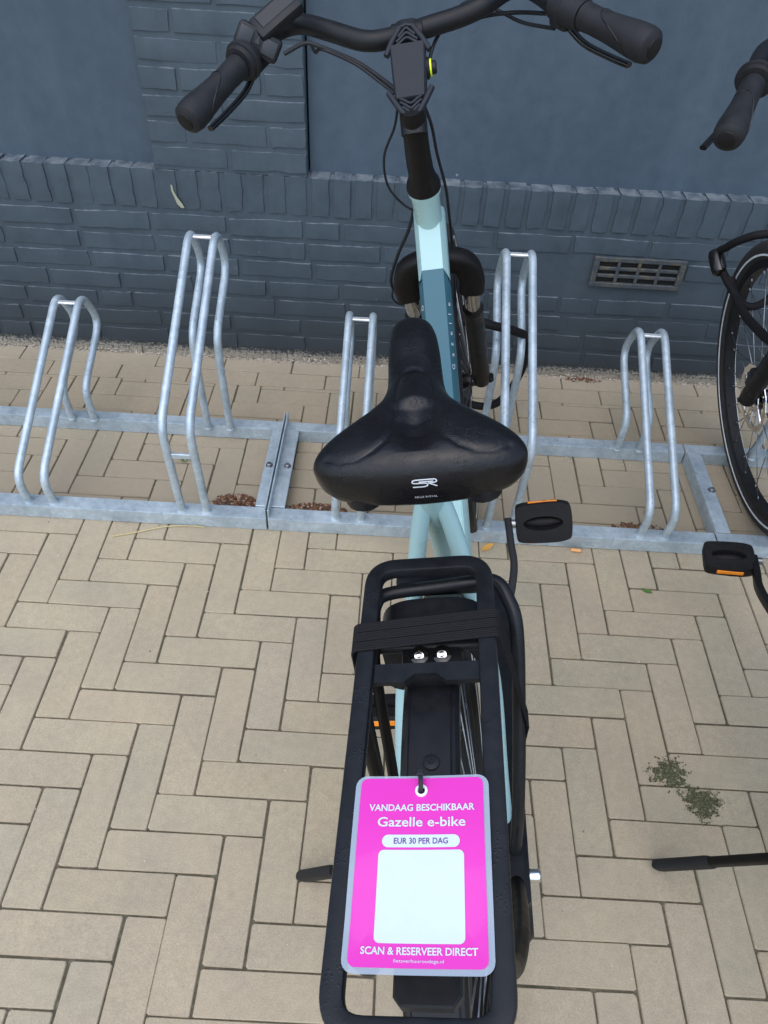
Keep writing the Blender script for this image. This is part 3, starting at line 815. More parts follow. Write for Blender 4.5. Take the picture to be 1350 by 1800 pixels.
def build_bike(O, lean, yaw, steer, crank, ped_tilt, label, kick, first):
    root = empty('electric_bicycle', O); root.rotation_euler = (0, -lean, yaw)
    # euler XYZ: Rz(yaw) * Ry(-lean): the top leans to the left
    tag(root, label, 'bicycle', 'hire bicycles parked in the racks')
    ST = Matrix.Translation(SA) @ Matrix.Rotation(steer, 4, SU) @ Matrix.Translation(-SA)
    steered = []
    def part(name, bm, mat, parent=None, sm=35):
        return ob(name, bm, mat, parent or root, sm)
    def spart(name, bm, mat, sm=35):
        o = ob(name, bm, mat, root, sm); steered.append(o); return o
    paint = 'mint_paint' if first else 'black_dry'
    panel = 'blue_paint' if first else 'black_plastic'
    # --- frame
    h0, h1 = on_axis(.632), on_axis(.475)
    A, B = V(0, .868, .826), V(0, .470, .316)
    d = (B-A).normalized()
    hexp = [(-.0175, .034), (.0175, .034), (.0255, .018), (.0255, -.026), (.017, -.036), (-.017, -.036), (-.0255, -.026), (-.0255, .018)]
    bm = bmesh.new(); sweep(bm, [A-d*.035, A, A+d*.3, B], hexp, False, True, V(0, -.6, .8))
    bmesh.ops.bevel(bm, geom=[e for e in bm.edges if abs((e.verts[0].co-e.verts[1].co).normalized().dot(d)) > .9], offset=.003, segments=2, affect='EDGES')
    fr = part('frame', bm, paint)
    bm = bmesh.new(); k = [(a*1.012, b*1.014) for a, b in hexp]
    # the darker painted panel: its upper edge is cut in a shallow point
    rings = sweep(bm, [A+d*.066, A+d*.080, A+d*.2, A+d*.36], k, False, False, V(0, -.6, .8))
    for vtx, (u, v) in zip(rings[0], k):
        if abs(u) > .02: vtx.co += d*(.022)
    pan = part('painted_panel', bm, panel, fr)
    bm = bmesh.new()
    lathe(bm, [(-.0, .0235), (.004, .0245), (.01, .0225), (.02, .0215), (.14, .0225), (.150, .0262), (.1575, .0268)], h1, SU, 28); part('head_tube', bm, paint, fr)
    bm = bmesh.new(); 
    st_top = V(0, .288, .815); lathe(bm, [(0, .019), (.40, .0175), (.54, .0175)], V(0, .470, .308), st_top-V(0, .470, .308), 20); part('seat_tube', bm, paint, fr)
    for sx in (-1, 1):
        bm = bmesh.new(); tube(bm, catmull([V(sx*.004, .322, .752), V(sx*.010, .318, .735), V(sx*.020, .305, .700), V(sx*.030, .285, .655), V(sx*.042, .250, .595), V(sx*(.056 if sx > 0 else .062), .190, .515), V(sx*(.057 if sx > 0 else .071), .10, .430), V(sx*(.060 if sx > 0 else .072), .008, .358)], 5), .0118, 14); part('seat_stay', bm, paint, fr, 60)
        bm = bmesh.new(); tube(bm, catmull([V(sx*.03, .47, .30), V(sx*.045, .36, .295), V(sx*.068, .18, .315), V(sx*.070, .008, .345)], 5), .0115, 12); part('chain_stay', bm, paint, fr, 60)
    # lettering on the right flank of the panel
    if first:
        vv = (V(0, -.6, .8)-d*V(0, -.6, .8).dot(d)).normalized(); uu = V(1, 0, 0)
        for sg in (1, -1):
            nf = (uu*sg*.894+vv*.447).normalized(); cc = A+d*.176+uu*sg*.0218+vv*.0264+nf*.0004
            text_mesh('lettering', 'Gazelle', .0135, frame_mat(cc, -d*sg, nf), 'grey_print', fr, .0001, 2.75)
    # --- motor, chain case
    bm = bmesh.new(); lathe(bm, [(-.050, .03), (-.047, .045), (-.04, .052), (.03, .052), (.042, .05), (.046, .03)], V(0, .472, .298), (1, 0, 0), 28); part('motor', bm, 'black_plastic')
    bm = bmesh.new()
    poly = [(.0, .405), (-.052, .372), (-.075, .335), (-.05, .297), (0, .285), (.40, .215), (.455, .208), (.51, .232), (.525, .28), (.505, .325), (.44, .345)]
    pl = catmull([(a, b, 0) for a, b in poly], 4, True)
    Mx = Matrix(((0, 0, 1, .053), (1, 0, 0, 0), (0, 1, 0, 0), (0, 0, 0, 1)))
    prism(bm, [(v.x, v.y) for v in pl], 0, .034, Mx, .006); part('chain_case', bm, 'black_paint')
    # --- rear wheel and mudguard
    make_wheel(root, 'rear_wheel', AXR, False, None)
    fd = fender(root, 'rear_mudguard', AXR, .370, R(12), R(188), .058)
    bm = bmesh.new(); lathe(bm, [(0, .0085), (.0015, .008), (.0028, .005), (.0029, .003), (.0016, .0018)], AXR+V(0, math.cos(R(94.5)), math.sin(R(94.5)))*.3722+V(.002, 0, 0), (0, 0, 1), 18); part('rivet', bm, 'black_plastic', fd)
    for sx in (-1, 1):
        bm = bmesh.new(); tube(bm, [V(sx*.05, 0, .35), V(sx*.033, -.18, .49), V(sx*.029, -.285, .57)], .0023, 6); part('mudguard_stay', bm, 'black_dry', fd)
    # axle ends
    for sx in (-1, 1):
        bm = bmesh.new(); lathe(bm, [(0, .012), (.012, .012), (.0125, .0085), (.026, .0085), (.028, .0065)], V(sx*.073, 0, .347), (sx, 0, 0), 12); part('axle_nut', bm, 'chrome')
        bm = bmesh.new(); lathe(bm, [(0, .010), (.004, .020), (.012, .0225), (.019, .019), (.022, .010)], V(sx*.056, -.012, .366), (sx, -.1, .3), 18); part('strut_foot', bm, 'brown_black')
    # --- seat post, saddle
    bm = bmesh.new(); lathe(bm, [(0, .0135), (.08, .0135)], st_top-V(0, -.0094, .026), st_top-V(0, .470, .308), 16); part('seat_post', bm, 'black_dry')
    bm = bmesh.new(); lathe(bm, [(0, .021), (.016, .021)], st_top-V(0, -.003, .010), st_top-V(0, .470, .308), 18); part('seat_clamp', bm, 'black_dry')
    bm = saddle_surface(); bm.normal_update(); bmesh.ops.recalc_face_normals(bm, faces=bm.faces)
    surf = bm.copy()
    sad = part('saddle', bm, 'saddle_skin', None, 70)
    sm_ = [(0, .340), (.006, .3385), (.011, .333), (.0155, .320), (.018, .300), (.019, .275), (.0195, .245), (.022, .228), (.030, .212), (.043, .201), (.060, .195), (.078, .196), (.092, .204)]
    drape(surf, [[(-a+.002, b) for a, b in sm_[::-1]]+[(a+.002, b) for a, b in sm_[1:]]], V(0, 0, .95), V(1, 0, 0), V(0, 1, 0), V(0, 0, -1), .0011, 'seam', 'black_gloss', sad, .0001)
    if first:
        lg = [[(.0115, .004), (-.008, .004), (-.0115, .0022), (-.0095, .0006), (.001, .0002), (.0035, -.0014), (.001, -.0034), (-.0115, -.0036)],
              [(-.005, .0018), (.0095, .0018)], [(.0115, .004), (.0128, .002), (.0105, .0005), (.0042, .0003)], [(.0045, .0), (.0075, -.0012), (.0128, -.0038)]]
        drape(surf, lg, V(.012, .176, .893), V(1, 0, 0), V(0, .55, .83), V(0, .83, -.55), .0013, 'emblem', 'grey_print', sad)
        Mt = frame_mat(V(.012, .1753, .8815), V(1, 0, 0), V(0, -.93, .36))
        bvh = BVHTree.FromBMesh(surf)
        hit = bvh.ray_cast(V(.012, .0, .938), V(0, .185, -.067).normalized())
        if hit[0] is not None: Mt = frame_mat(hit[0]+hit[1]*.0006, V(1, 0, 0), hit[1])
        text_mesh('lettering', 'SELLE ROYAL', .0036, Mt, 'grey_print', sad, 0, 1.1)
    surf.free()
    for sx in (-1, 1):
        bm = bmesh.new(); tube(bm, catmull([V(sx*.012, .425, .895), V(sx*.022, .36, .858), V(sx*.022, .27, .852), V(sx*.05, .205, .872)], 5), .0036, 8); part('saddle_rail', bm, 'dull_metal', sad, 60)
        bm = bmesh.new(); lathe(bm, [(0, .012), (.004, .021), (.018, .022), (.03, .018)], V(sx*.062+.006, .205, .848), (0, 0, 1), 16); part('elastomer', bm, 'black_dry', sad)
    bm = bmesh.new(); box(bm, (0, .295, .852), (.052, .034, .022), .004); part('saddle_clamp', bm, 'black_dry', sad)
    # --- luggage carrier
    z = .753
    bm = bmesh.new()
    pts = fillet([V(0, .1885, z), V(.0615, .1885, z), V(.0635, -.2560, z), V(-.0665, -.2560, z), V(-.0615, .1885, z), V(0, .1885, z)], .026, 8)[:-1]
    sweep(bm, pts, rrect(.0185, .015, .003, 2), True, False, V(0, 0, 1)); car = part('luggage_carrier', bm, 'black_paint', None, 40)
    bm = bmesh.new(); poly = [(-.053, .060), (-.053, .0385), (-.022, .0385), (-.012, .0475), (.010, .0475), (.020, .0385), (.053, .0385), (.053, .060)]
    prism(bm, poly, z-.0055, z+.0015, None, 0); part('cross_plate', bm, 'black_paint', car, 30)
    bm = bmesh.new(); tube(bm, catmull([V(-.064, .13, .728), V(-.064, .158, .727), V(-.052, .176, .724), V(0, .184, .722), V(.055, .186, .726), V(.074, .183, .726), V(.085, .166, .718), V(.0925, .140, .695), V(.0885, .092, .6), V(.0805, .036, .5), V(.073, .014, .42), V(.064, .004, .372)], 5), .0080, 12); part('strut', bm, 'black_paint', car, 60)
    bm = bmesh.new(); tube(bm, catmull([V(-.058, .10, .738), V(-.0605, .078, .712), V(-.0605, .034, .583), V(-.066, .006, .44), V(-.068, .0, .37)], 5), .0064, 12); part('strut', bm, 'brown_black', car, 60)
    bm = bmesh.new(); tube(bm, catmull([V(-.066, .02, .745), V(-.069, .012, .70), V(-.070, .004, .60), V(-.070, -.004, .39)], 4), .0075, 10); part('strut', bm, 'brown_black', car, 60)
    for sx in (-1, 1):
        bm = bmesh.new(); tube(bm, catmull([V(sx*.069, -.012, .378), V(sx*.073, -.06, .44), V(sx*.074, -.125, .53), V(sx*.067, -.172, .60), V(sx*.060, -.19, .68), V(sx*.058, -.196, .745)], 5), .0095, 12); part('strut', bm, 'brown_black', car, 60)
    bm = bmesh.new(); tube(bm, [V(-.055, .098, .728), V(.055, .098, .728)], .006, 10); part('cross_tube', bm, 'black_dry', car, 60)
    bm = bmesh.new(); box(bm, (.002, .082, .7225), (.064, .052, .018), .004); part('mount_block', bm, 'black_dry', car)
    for bx in (-.0105, .0135):
        bm = bmesh.new(); lathe(bm, [(0, .010), (.003, .010), (.004, .0075)], V(bx, .083, .7325), (0, -.25, 1), 18); part('washer', bm, 'black_gloss', car)
        bm = bmesh.new(); lathe(bm, [(0, .0050), (.0012, .0050), (.0013, .0026), (.004, .0031), (.007, .0024), (.0075, .0010)], V(bx, .0815, .7355), (0, -.45, 1), 12); part('bolt', bm, 'chrome', car)
    bm = bmesh.new(); pl = [(-.0285, -.180), (-.0285, -.222), (-.022, -.229), (.021, -.229), (.0285, -.220), (.0285, -.180)]
    prism(bm, pl, .688, .703, None, .002); part('tail_light', bm, 'black_plastic', car, 30)
    # ring lock over the rear wheel
    bm = bmesh.new()
    poly = []
    for k in range(25):
        a = math.pi*k/24; ca, sa = math.cos(a), math.sin(a)
        poly.append((.064*math.copysign(abs(ca)**.55, ca), .655+.068*abs(sa)**.6))
    poly += [(-.064, .60), (-.045, .59), (-.043, .65), (-.036, .672), (-.02, .682), (.02, .682), (.036, .672), (.043, .65), (.045, .59), (.064, .60)]
    Mx = Matrix(((1, 0, 0, 0), (0, 0, -1, .171), (0, 1, 0, 0), (0, 0, 0, 1)))
    prism(bm, poly, 0, .043, Mx, 0)
    bmesh.ops.bevel(bm, geom=[e for e in bm.edges if abs(e.verts[0].co.y-e.verts[1].co.y) < .001 and e.calc_face_angle(0) > 1.2], offset=.004, segments=2, affect='EDGES')
    part('ring_lock', bm, 'black_paint', None, 40)
    bm = bmesh.new(); box(bm, (.003, .216, .690), (.10, .018, .030), .006); part('lock_bracket', bm, 'black_dry')
    # elastic strap: three ribbed bands over the carrier
    for j, y0 in enumerate((.0850, .0968, .1086)):
        bm = bmesh.new(); wv = .0110
        pth = fillet([V(-.082, .012+.004*j, .40), V(-.0775, y0-.008, z+.0095), V(.0745, y0+.004, z+.0095), V(.098, .084+.006*j, .585), V(.074, .050+.004*j, .50)], .008, 5)
        rib = [(-wv/2+wv*q/10, .0011 if q % 2 else .0003) for q in range(11)]
        prof = rib+[(wv/2, -.0007), (-wv/2, -.0007)]
        # the band's width runs along the bicycle
        P = [Vector(p) for p in pth]; rings = []
        for i, p in enumerate(P):
            t_ = (P[min(i+1, len(P)-1)]-P[max(i-1, 0)]).normalized(); wdir = V(0, 1, .0); wdir = (wdir-t_*wdir.dot(t_)).normalized(); n_ = wdir.cross(t_)
            if n_.dot(p-V(0, p.y, .6)) < 0: n_ = -n_
            sq = 1.0 if abs(p.z-(z+.0095)) < .012 else .9
            rings.append([bm.verts.new(p+wdir*u*sq+n_*v) for u, v in prof])
        m = len(prof)
        for i in range(len(rings)-1):
            for q in range(m): bm.faces.new((rings[i][q], rings[i][(q+1) % m], rings[i+1][(q+1) % m], rings[i+1][q]))
        part('elastic_strap', bm, 'elastic', None, 25)
    # --- cranks and pedals
    bb = V(0, .472, .298)
    for sx, ang in ((1, crank), (-1, crank+math.pi)):
        e = bb+V(sx*.093, .172*math.cos(ang), .172*math.sin(ang))
        r0 = bb+V(sx*.080, 0, 0); mid = r0.lerp(e, .45)+V(sx*.012, 0, 0)
        bm = bmesh.new(); sweep(bm, catmull([r0-(e-r0)*.06, mid, r0.lerp(e, .75)+V(sx*.006, 0, 0), e+(e-r0)*.05], 5), rrect(.0135, .019, .003, 2), False, True, V(0, -math.sin(ang), math.cos(ang))); part('crank_arm', bm, 'black_dry', None, 40)
        pedal(root, e+V(sx*(.0645 if sx > 0 else .050), 0, 0), ped_tilt[0 if sx > 0 else 1], sx)
    # --- kickstand
    kf, km = kick
    base = V(-.075, .03, .325)
    bm = bmesh.new(); dv = (kf-base).normalized(); knee = base.lerp(kf, .62)
    sweep(bm, [base, base.lerp(kf, .3), knee, base.lerp(kf, .70)], rrect(.020, .014, .005, 3), False, True, V(0, 1, 0)); ks = part('kickstand', bm, 'brown_black', None, 50)
    bm = bmesh.new(); sweep(bm, [base.lerp(kf, .64), base.lerp(kf, .66), base.lerp(kf, .97), kf], rrect(.025, .017, .006, 3), False, True, V(0, 1, 0), [.9, 1, 1, .9]); part('rubber_foot', bm, 'rubber', ks, 50)
    bm = bmesh.new(); lathe(bm, [(0, .012), (.006, .020), (.03, .021), (.04, .014)], base+V(.02, -.01, .005), (-1, 0, -.2), 16); part('kickstand_pivot', bm, 'brown_black', ks)
    # --- steered parts: fork, front wheel, handlebar
    right = V(1, 0, 0); fwd = V(0, .934, .358)
    bm = bmesh.new()
    cr = on_axis(.430)
    sweep(bm, catmull([cr+V(-.058, .012, -.045), cr+V(-.060, .006, -.015), cr+V(-.046, .0, .018), cr+V(0, -.002, .028), cr+V(.046, .0, .018), cr+V(.060, .006, -.015), cr+V(.058, .012, -.045)], 5), rrect(.046, .036, .014, 4), False, True, fwd)
    fk = spart('fork', bm, 'brown_black', 50)
    ax_ = AXF
    for sx in (-1, 1):
        tp = cr+V(sx*.0565, .012, -.035); bt = V(sx*.0575, AXF.y-.006, AXF.z+.01); dd = (bt-tp).normalized(); L = (bt-tp).length
        bm = bmesh.new(); lathe(bm, [(0, .0150), (.10, .0150)], tp, dd, 18); ob('stanchion', bm, 'stanchion', fk)
        bm = bmesh.new(); lathe(bm, [(0, .0175), (.003, .0200), (.012, .0205), (.016, .0185), (.05, .0195), (L-.09, .0205), (L-.05, .019), (L-.01, .013), (L+.012, .010)], tp+dd*.075, dd, 18); 
        bmesh.ops.transform(bm, matrix=Matrix.Translation(-dd*.0), verts=bm.verts)
        for v in bm.verts:
            over = (v.co-tp).dot(dd)-(L+.014)
            if over > 0: v.co -= dd*over
        ob('fork_lower', bm, 'brown_black', fk)
        bm = bmesh.new(); lathe(bm, [(0, .009), (.016, .009), (.0165, .006), (.024, .006)], AXF+V(sx*.055, 0, 0), (sx, 0, 0), 10); ob('axle_nut', bm, 'black_dry', fk)
    bm = bmesh.new(); box(bm, AXF+V(-.062, -.03, .068), (.022, .045, .06), .006, Matrix.Rotation(R(20), 3, 'X')); ob('brake_caliper', bm, 'black_dry', fk)
    bm = bmesh.new(); lathe(bm, [(0, .011), (.006, .012), (.012, .008)], AXF+V(.074, .004, .0), (1, 0, 0), 12); ob('axle_cap', bm, 'black_gloss', fk)
    fw = make_wheel(root, 'front_wheel', AXF, True, None); steered.append(fw)
    ff = fender(root, 'front_mudguard', AXF, .372, R(98), R(205), .056); steered.append(ff)
    # stem: black collar, quill, forward arm
    bm = bmesh.new(); lathe(bm, [(0, .0272), (.004, .0272), (.010, .0262), (.022, .0215), (.036, .0190), (.07, .0180), (.13, .0185), (.142, .0165)], h0, SU, 26); sp = spart('stem', bm, 'brown_black', 50)
    q0 = on_axis(.632+.115); q1 = V(0, .895, 1.113)
    bm = bmesh.new(); sweep(bm, [q0+V(0, -.006, -.012), q0+V(0, .004, .008), q1+V(0, -.004, -.002), q1+V(0, .012, .005)], rrect(.038, .034, .012, 4), False, True, V(0, -.6, .8)); ob('stem_arm', bm, 'black_dry', sp, 50)
    bm = bmesh.new(); lathe(bm, [(-.023, .015), (-.022, .0165), (.022, .0165), (.023, .015)], q1+V(0, .002, .001), (1, 0, 0), 20); ob('bar_clamp', bm, 'black_dry', sp)
    # phone holder of soft silicone strapped on the stem
    sd_ = (q1-q0).normalized(); up_ = (V(0, -.7, .7)-sd_*V(0, -.7, .7).dot(sd_)).normalized()
    Mh = frame_mat(q0.lerp(q1, .5)+up_*.021, V(1, 0, 0), up_)      # local x right, y along the stem, z out
    if Mh.to_3x3().col[1].dot(sd_) < 0: pass
    def flip(p): return p
    bm = bmesh.new(); prism(bm, [(-.0215, -.043), (.0215, -.043), (.0240, -.012), (.0255, .040), (-.0255, .040), (-.0240, -.012)], -.012, .006, Mh, .003); ph = spart('phone_holder', bm, 'silicone', 40)
    for sy, yb_ in ((1, .038), (-1, -.041)):
        for q in range(3):
            w_ = .0180-.003*q; y0 = yb_+sy*(.0060+.0072*q)
            bm = bmesh.new(); pts = catmull([(-w_, y0-sy*.008, .002), (-w_*.55, y0-sy*.003, .003), (0, y0+sy*.003, .003), (w_*.55, y0-sy*.003, .003), (w_, y0-sy*.008, .002)], 4)
            sweep(bm, pts, rrect(.0040, .006, .0015, 2), False, True, V(0, 0, 1)); bmesh.ops.transform(bm, matrix=Mh, verts=bm.verts); ob('strap_web', bm, 'silicone', ph, 40)
        for sx in (-1, 1):
            bm = bmesh.new(); e0 = V(sx*.031, yb_-sy*.012, .001); e1 = V(sx*.009, yb_+sy*.026, .002)
            sweep(bm, [e0, e0.lerp(e1, .5)+V(sx*.001, 0, .001), e1], rrect(.0075, .010, .003, 3), False, True, V(0, 0, 1)); bmesh.ops.transform(bm, matrix=Mh, verts=bm.verts); ob('corner_strap', bm, 'silicone', ph, 40)
        bm = bmesh.new(); sweep(bm, [V(-.0095, yb_+sy*.0255, .002), V(0, yb_+sy*.028, .003), V(.0095, yb_+sy*.0255, .002)], rrect(.005, .008, .002, 2), False, True, V(0, 0, 1)); bmesh.ops.transform(bm, matrix=Mh, verts=bm.verts); ob('corner_strap', bm, 'silicone', ph, 40)
    bc_ = q0.lerp(q1, .55)+V(.021, 0, .006)
    bm = bmesh.new(); lathe(bm, [(0, .0145), (.006, .0145), (.007, .012), (.008, .012)], bc_, (1, 0, 0), 20); bl = spart('bell_button', bm, 'black_plastic')
    bm = bmesh.new(); lathe(bm, [(.0081, .0118), (.0105, .0118)], bc_, (1, 0, 0), 20); ob('button_ring', bm, 'yellow_ring', bl)
    bm = bmesh.new(); lathe(bm, [(.0106, .009), (.016, .009), (.0175, .007)], bc_, (1, 0, 0), 20); ob('button_cap', bm, 'black_plastic', bl)
    # handlebar
    hb = [(-.298, .765, 1.097), (-.238, .865, 1.125), (-.223, .905, 1.131), (-.197, .945, 1.138), (-.161, .950, 1.1395), (-.115, .918, 1.131), (-.064, .892, 1.117), (-.023, .893, 1.1145), (.036, .903, 1.119), (.078, .91, 1.123), (.111, .917, 1.130), (.145, .945, 1.138), (.172, .945, 1.139), (.192, .905, 1.134), (.215, .860, 1.125), (.303, .755, 1.095)]
    bm = bmesh.new(); tube(bm, catmull(hb, 6), .0142, 18); bar_ = spart('handlebar', bm, 'black_dry', 60)
    for sx, e, i_ in ((-1, V(-.311, .742, 1.090), V(-.245, .853, 1.1215)), (1, V(.317, .738, 1.090), V(.241, .829, 1.117))):
        dd = (i_-e).normalized(); L = (i_-e).length
        pr = [(-.002, .006), (0, .0125), (.001, .016), (.005, .0205), (.014, .0222), (.028, .0222), (.05, .0200), (.075, .0180), (.10, .0172), (L-.002, .0178), (L, .016)]
        bm = bmesh.new(); lathe(bm, pr, e, dd, 26); gp = ob('grip', bm, 'rubber', bar_)
        bm = bmesh.new(); lathe(bm, [(-.0026, .0085), (-.0016, .0118), (.0, .0128)], e, dd, 22); ob('grip_end', bm, 'pedal_black', gp)  # darker cap, its colour standing in for the shaded hollow of the grip
        # shaped seam round the palm rest
        bm = bmesh.new(); a_ = dd.cross(V(0, 0, 1)).normalized()*sx; b_ = a_.cross(dd)*sx
        if b_.z < 0: b_ = -b_
        seam = []
        for an, ds in ((-70, .018), (-30, .030), (0, .042), (25, .062), (50, .082), (80, .090), (110, .088), (140, .085)):
            rr_ = None
            for (d0, r0), (d1, r1) in zip(pr, pr[1:]):
                if d0 <= ds <= d1: rr_ = r0+(r1-r0)*(ds-d0)/(d1-d0)
            an = R(an); seam.append(e+dd*ds+(a_*(-math.cos(an))+b_*math.sin(an))*(rr_+.0001))
        tube(bm, catmull(seam, 5), .0009, 6); ob('grip_seam', bm, 'black_gloss', gp)
        # inner collar and lever
        bm = bmesh.new()
        if sx < 0: lathe(bm, [(L, .0185), (L+.001, .0245), (L+.008, .0255), (L+.009, .0285), (L+.014, .0285), (L+.015, .0240), (L+.024, .0225), (L+.026, .016)], e, dd, 26)
        else: lathe(bm, [(L, .0185), (L+.001, .0195), (L+.028, .0215), (L+.029, .0228), (L+.034, .0228), (L+.035, .0205), (L+.052, .0195), (L+.054, .014)], e, dd, 26)
        ob('grip_collar', bm, 'rubber', bar_)
        lv0 = i_+dd*.030+V(0, .010, -.022); lv1 = e+dd*.030+V(sx*-.004, .016, -.033)
        if not first: lv1 += V(sx*.030, .022, -.004)
        bm = bmesh.new(); sweep(bm, catmull([lv0, lv0.lerp(lv1, .3)+V(0, .006, -.010), lv0.lerp(lv1, .7)+V(0, .004, -.006), lv1], 5), rrect(.011, .007, .003, 3), False, True, V(0, 0, 1)); ob('brake_lever', bm, 'black_gloss', bar_, 50)
        bm = bmesh.new(); Mq = frame_mat(i_+dd*.040+V(0, .006, -.016), dd, V(0, 0, 1)); box(bm, (0, 0, 0), (.034, .020, .026), .006); bmesh.ops.transform(bm, matrix=Mq, verts=bm.verts); ob('lever_clamp', bm, 'black_plastic', bar_)
    if first:
        kx, kn = V(.55, .25, .75), V(.2, -.9, .3)
        Mk = frame_mat(V(-.216, .880, 1.141), kx, kn)         # keypad facing the rider, buttons side by side across the bar
        bm = bmesh.new(); box(bm, (0, 0, -.004), (.034, .066, .026), .006); bmesh.ops.transform(bm, matrix=Mk, verts=bm.verts); cu = ob('control_unit', bm, 'black_plastic', bar_)
        for c_, s_ in (((.0, .0185, .0085), (.024, .021, .006)), ((.0, -.0185, .0085), (.022, .022, .006))):
            bm = bmesh.new(); box(bm, c_, s_, .002); bmesh.ops.transform(bm, matrix=Mk, verts=bm.verts); ob('control_button', bm, 'button_rubber', cu)
        bm = bmesh.new(); prism(bm, [(-.006, -.0045), (.0075, 0), (-.006, .0045)], .006, .0105, Mk @ Matrix.Translation((.003, 0, 0)), .0008); ob('control_button', bm, 'button_rubber', cu)
        Md = frame_mat(V(-.182, .895, 1.163), V(.80, .42, .36), V(0, -.66, .72))
        bm = bmesh.new(); box(bm, (.0, .004, 0), (.076, .038, .020), .005); bmesh.ops.transform(bm, matrix=Md, verts=bm.verts); ob('display_housing', bm, 'black_plastic', cu)
        bm = bmesh.new(); box(bm, (.003, .0065, .0095), (.062, .022, .003), .0008, None, 1); bmesh.ops.transform(bm, matrix=Md, verts=bm.verts); ob('display_screen', bm, 'screen', cu)
    # cables
    cables = [([(-.180, .872, 1.122), (-.150, .885, 1.128), (-.129, .885, 1.121), (-.083, .885, 1.096), (-.051, .865, 1.078), (-.024, .84, 1.062)], .0030),
              ([(-.149, .930, 1.118), (-.140, .905, 1.110), (-.125, .885, 1.1165), (-.083, .882, 1.093), (-.052, .862, 1.073), (-.026, .84, 1.056)], .0026),
              ([(-.026, .86, 1.03), (-.036, .868, 1.0), (-.060, .882, .955), (-.063, .895, .905), (-.045, .9, .870), (-.020, .898, .850)], .0020),
              ([(-.022, .855, 1.03), (-.022, .872, .99), (-.024, .886, .93), (-.020, .90, .88), (-.018, .91, .82)], .0027),
              ([(.010, .845, 1.05), (.021, .86, 1.0), (.024, .88, .949), (.031, .9, .886), (.031, .925, .828), (.03, .95, .76)], .0025),
              ([(-.022, .893, .868), (-.040, .905, .82), (-.070, .92, .764), (-.092, .95, .697), (-.072, .985, .635), (-.045, 1.0, .60), (-.060, 1.06, .42)], .0030),
              ([(-.022, .97, .735), (-.050, .955, .720), (-.082, .962, .695), (-.097, .97, .662), (-.086, .978, .638), (-.062, .985, .636), (-.036, 1.0, .646)], .0018),
              ([(.104, .935, 1.112), (.13, .955, 1.108), (.165, .95, 1.106), (.196, .895, 1.112)], .0030),
              ([(.020, .88, 1.06), (.040, .91, 1.10), (.085, .975, 1.125), (.125, .975, 1.112), (.165, .93, 1.098), (.206, .868, 1.098)], .0026)]
    for pts, r_ in cables:
        bm = bmesh.new(); tube(bm, catmull(pts, 8), r_, 8); spart('cable', bm, 'black_plastic', 80)
    for o in steered: o.matrix_local = ST
    return root

BIKE1 = build_bike(V(.523, -.31, 0), R(11.5), R(-1.05), 0.0, R(17), (R(58), R(-26)), 'mint green electric bicycle with a pink tag hanging on its carrier', (V(-.300, .097, .073), None), True)
BIKE2 = build_bike(V(1.0988, -.2894, 0), R(7.81), R(-9.107), R(11.5), R(170.7), (R(0), R(4)), 'black bicycle with a white stripe on its tyre, beside the wall vent', (V(-.2746, .0915, .0498), None), False)

# ------------------------------------------------------------------ pink rental tag lying on the carrier, tied on with a cable tie
BM1 = Matrix.Translation(V(.523, -.31, 0)) @ Matrix.Rotation(R(-1.05), 4, 'Z') @ Matrix.Rotation(R(-11.5), 4, 'Y')
TAGC = V(-.0008, -.1425, .7625)
tagroot = empty('rental_tag'); tagroot.matrix_world = BM1 @ Matrix.Translation(TAGC)
tag(tagroot, 'pink laminated rental tag with white lettering lying on the rear carrier', 'tag')
def bow(x, y): return -.0016*math.cos(min(1, abs(x)/.058)*math.pi/2)+.0022*max(0, (-y-.045)/.035)**2*0.6+.0010*math.sin(y*40+.5)
def sheet(name, w, h, r, z, thick, mat, parent, cx=0, cy=0, nx=14, ny=18):
    poly = rrect(w, h, r, 5); bm = bmesh.new()
    # grid clipped to a rounded rectangle: scale rings of the outline towards the centre line
    rings = []
    for k in range(0, 9):
        f = 1-k/8; rings.append([bm.verts.new((cx+px*f, cy+(py if k == 0 else py*f), 0)) for px, py in poly])
    n = len(poly)
    for a, b in zip(rings, rings[1:]):
        for i in range(n):
            try: bm.faces.new((a[i], a[(i+1) % n], b[(i+1) % n], b[i]))
            except ValueError: pass
    bmesh.ops.remove_doubles(bm, verts=bm.verts, dist=1e-6)
    bmesh.ops.subdivide_edges(bm, edges=[e for e in bm.edges if e.calc_length() > .02], cuts=4, use_grid_fill=True)
    if thick:
        e = bmesh.ops.extrude_face_region(bm, geom=list(bm.faces))
        for v in [q for q in e['geom'] if isinstance(q, bmesh.types.BMVert)]: v.co.z -= thick
    for v in bm.verts: v.co.z += z+bow(v.co.x, v.co.y)
    return ob(name, bm, mat, parent, 40)
def print_line(txt, width, height, cx, cy, mat, off=0.0):
    o = text_mesh('lettering', txt, .01, Matrix.Identity(4), mat, card, off)
    vs = o.data.vertices; xs_ = [v.co.x for v in vs]; ys_ = [v.co.y for v in vs]
    fx = width/(max(xs_)-min(xs_)); fy = height/(max(ys_)-min(ys_)); mx, my = (max(xs_)+min(xs_))/2, (max(ys_)+min(ys_))/2
    for v in vs:
        v.co.x = cx+(v.co.x-mx)*fx; v.co.y = cy+(v.co.y-my)*fy; v.co.z = .0013+bow(v.co.x, v.co.y)
    return o
sheet('laminate_pouch', .1175, .1575, .010, 0, .0006, 'laminate', tagroot)
card = sheet('pink_card', .1078, .1505, .006, .0005, .0003, 'pink_card', tagroot, 0, .0010)
yy = lambda mm: (-.001*mm)-TAGC.y
sheet('white_field', .0712, .0702, .0045, .0009, 0, 'white_print', card, .001, yy(164.5))
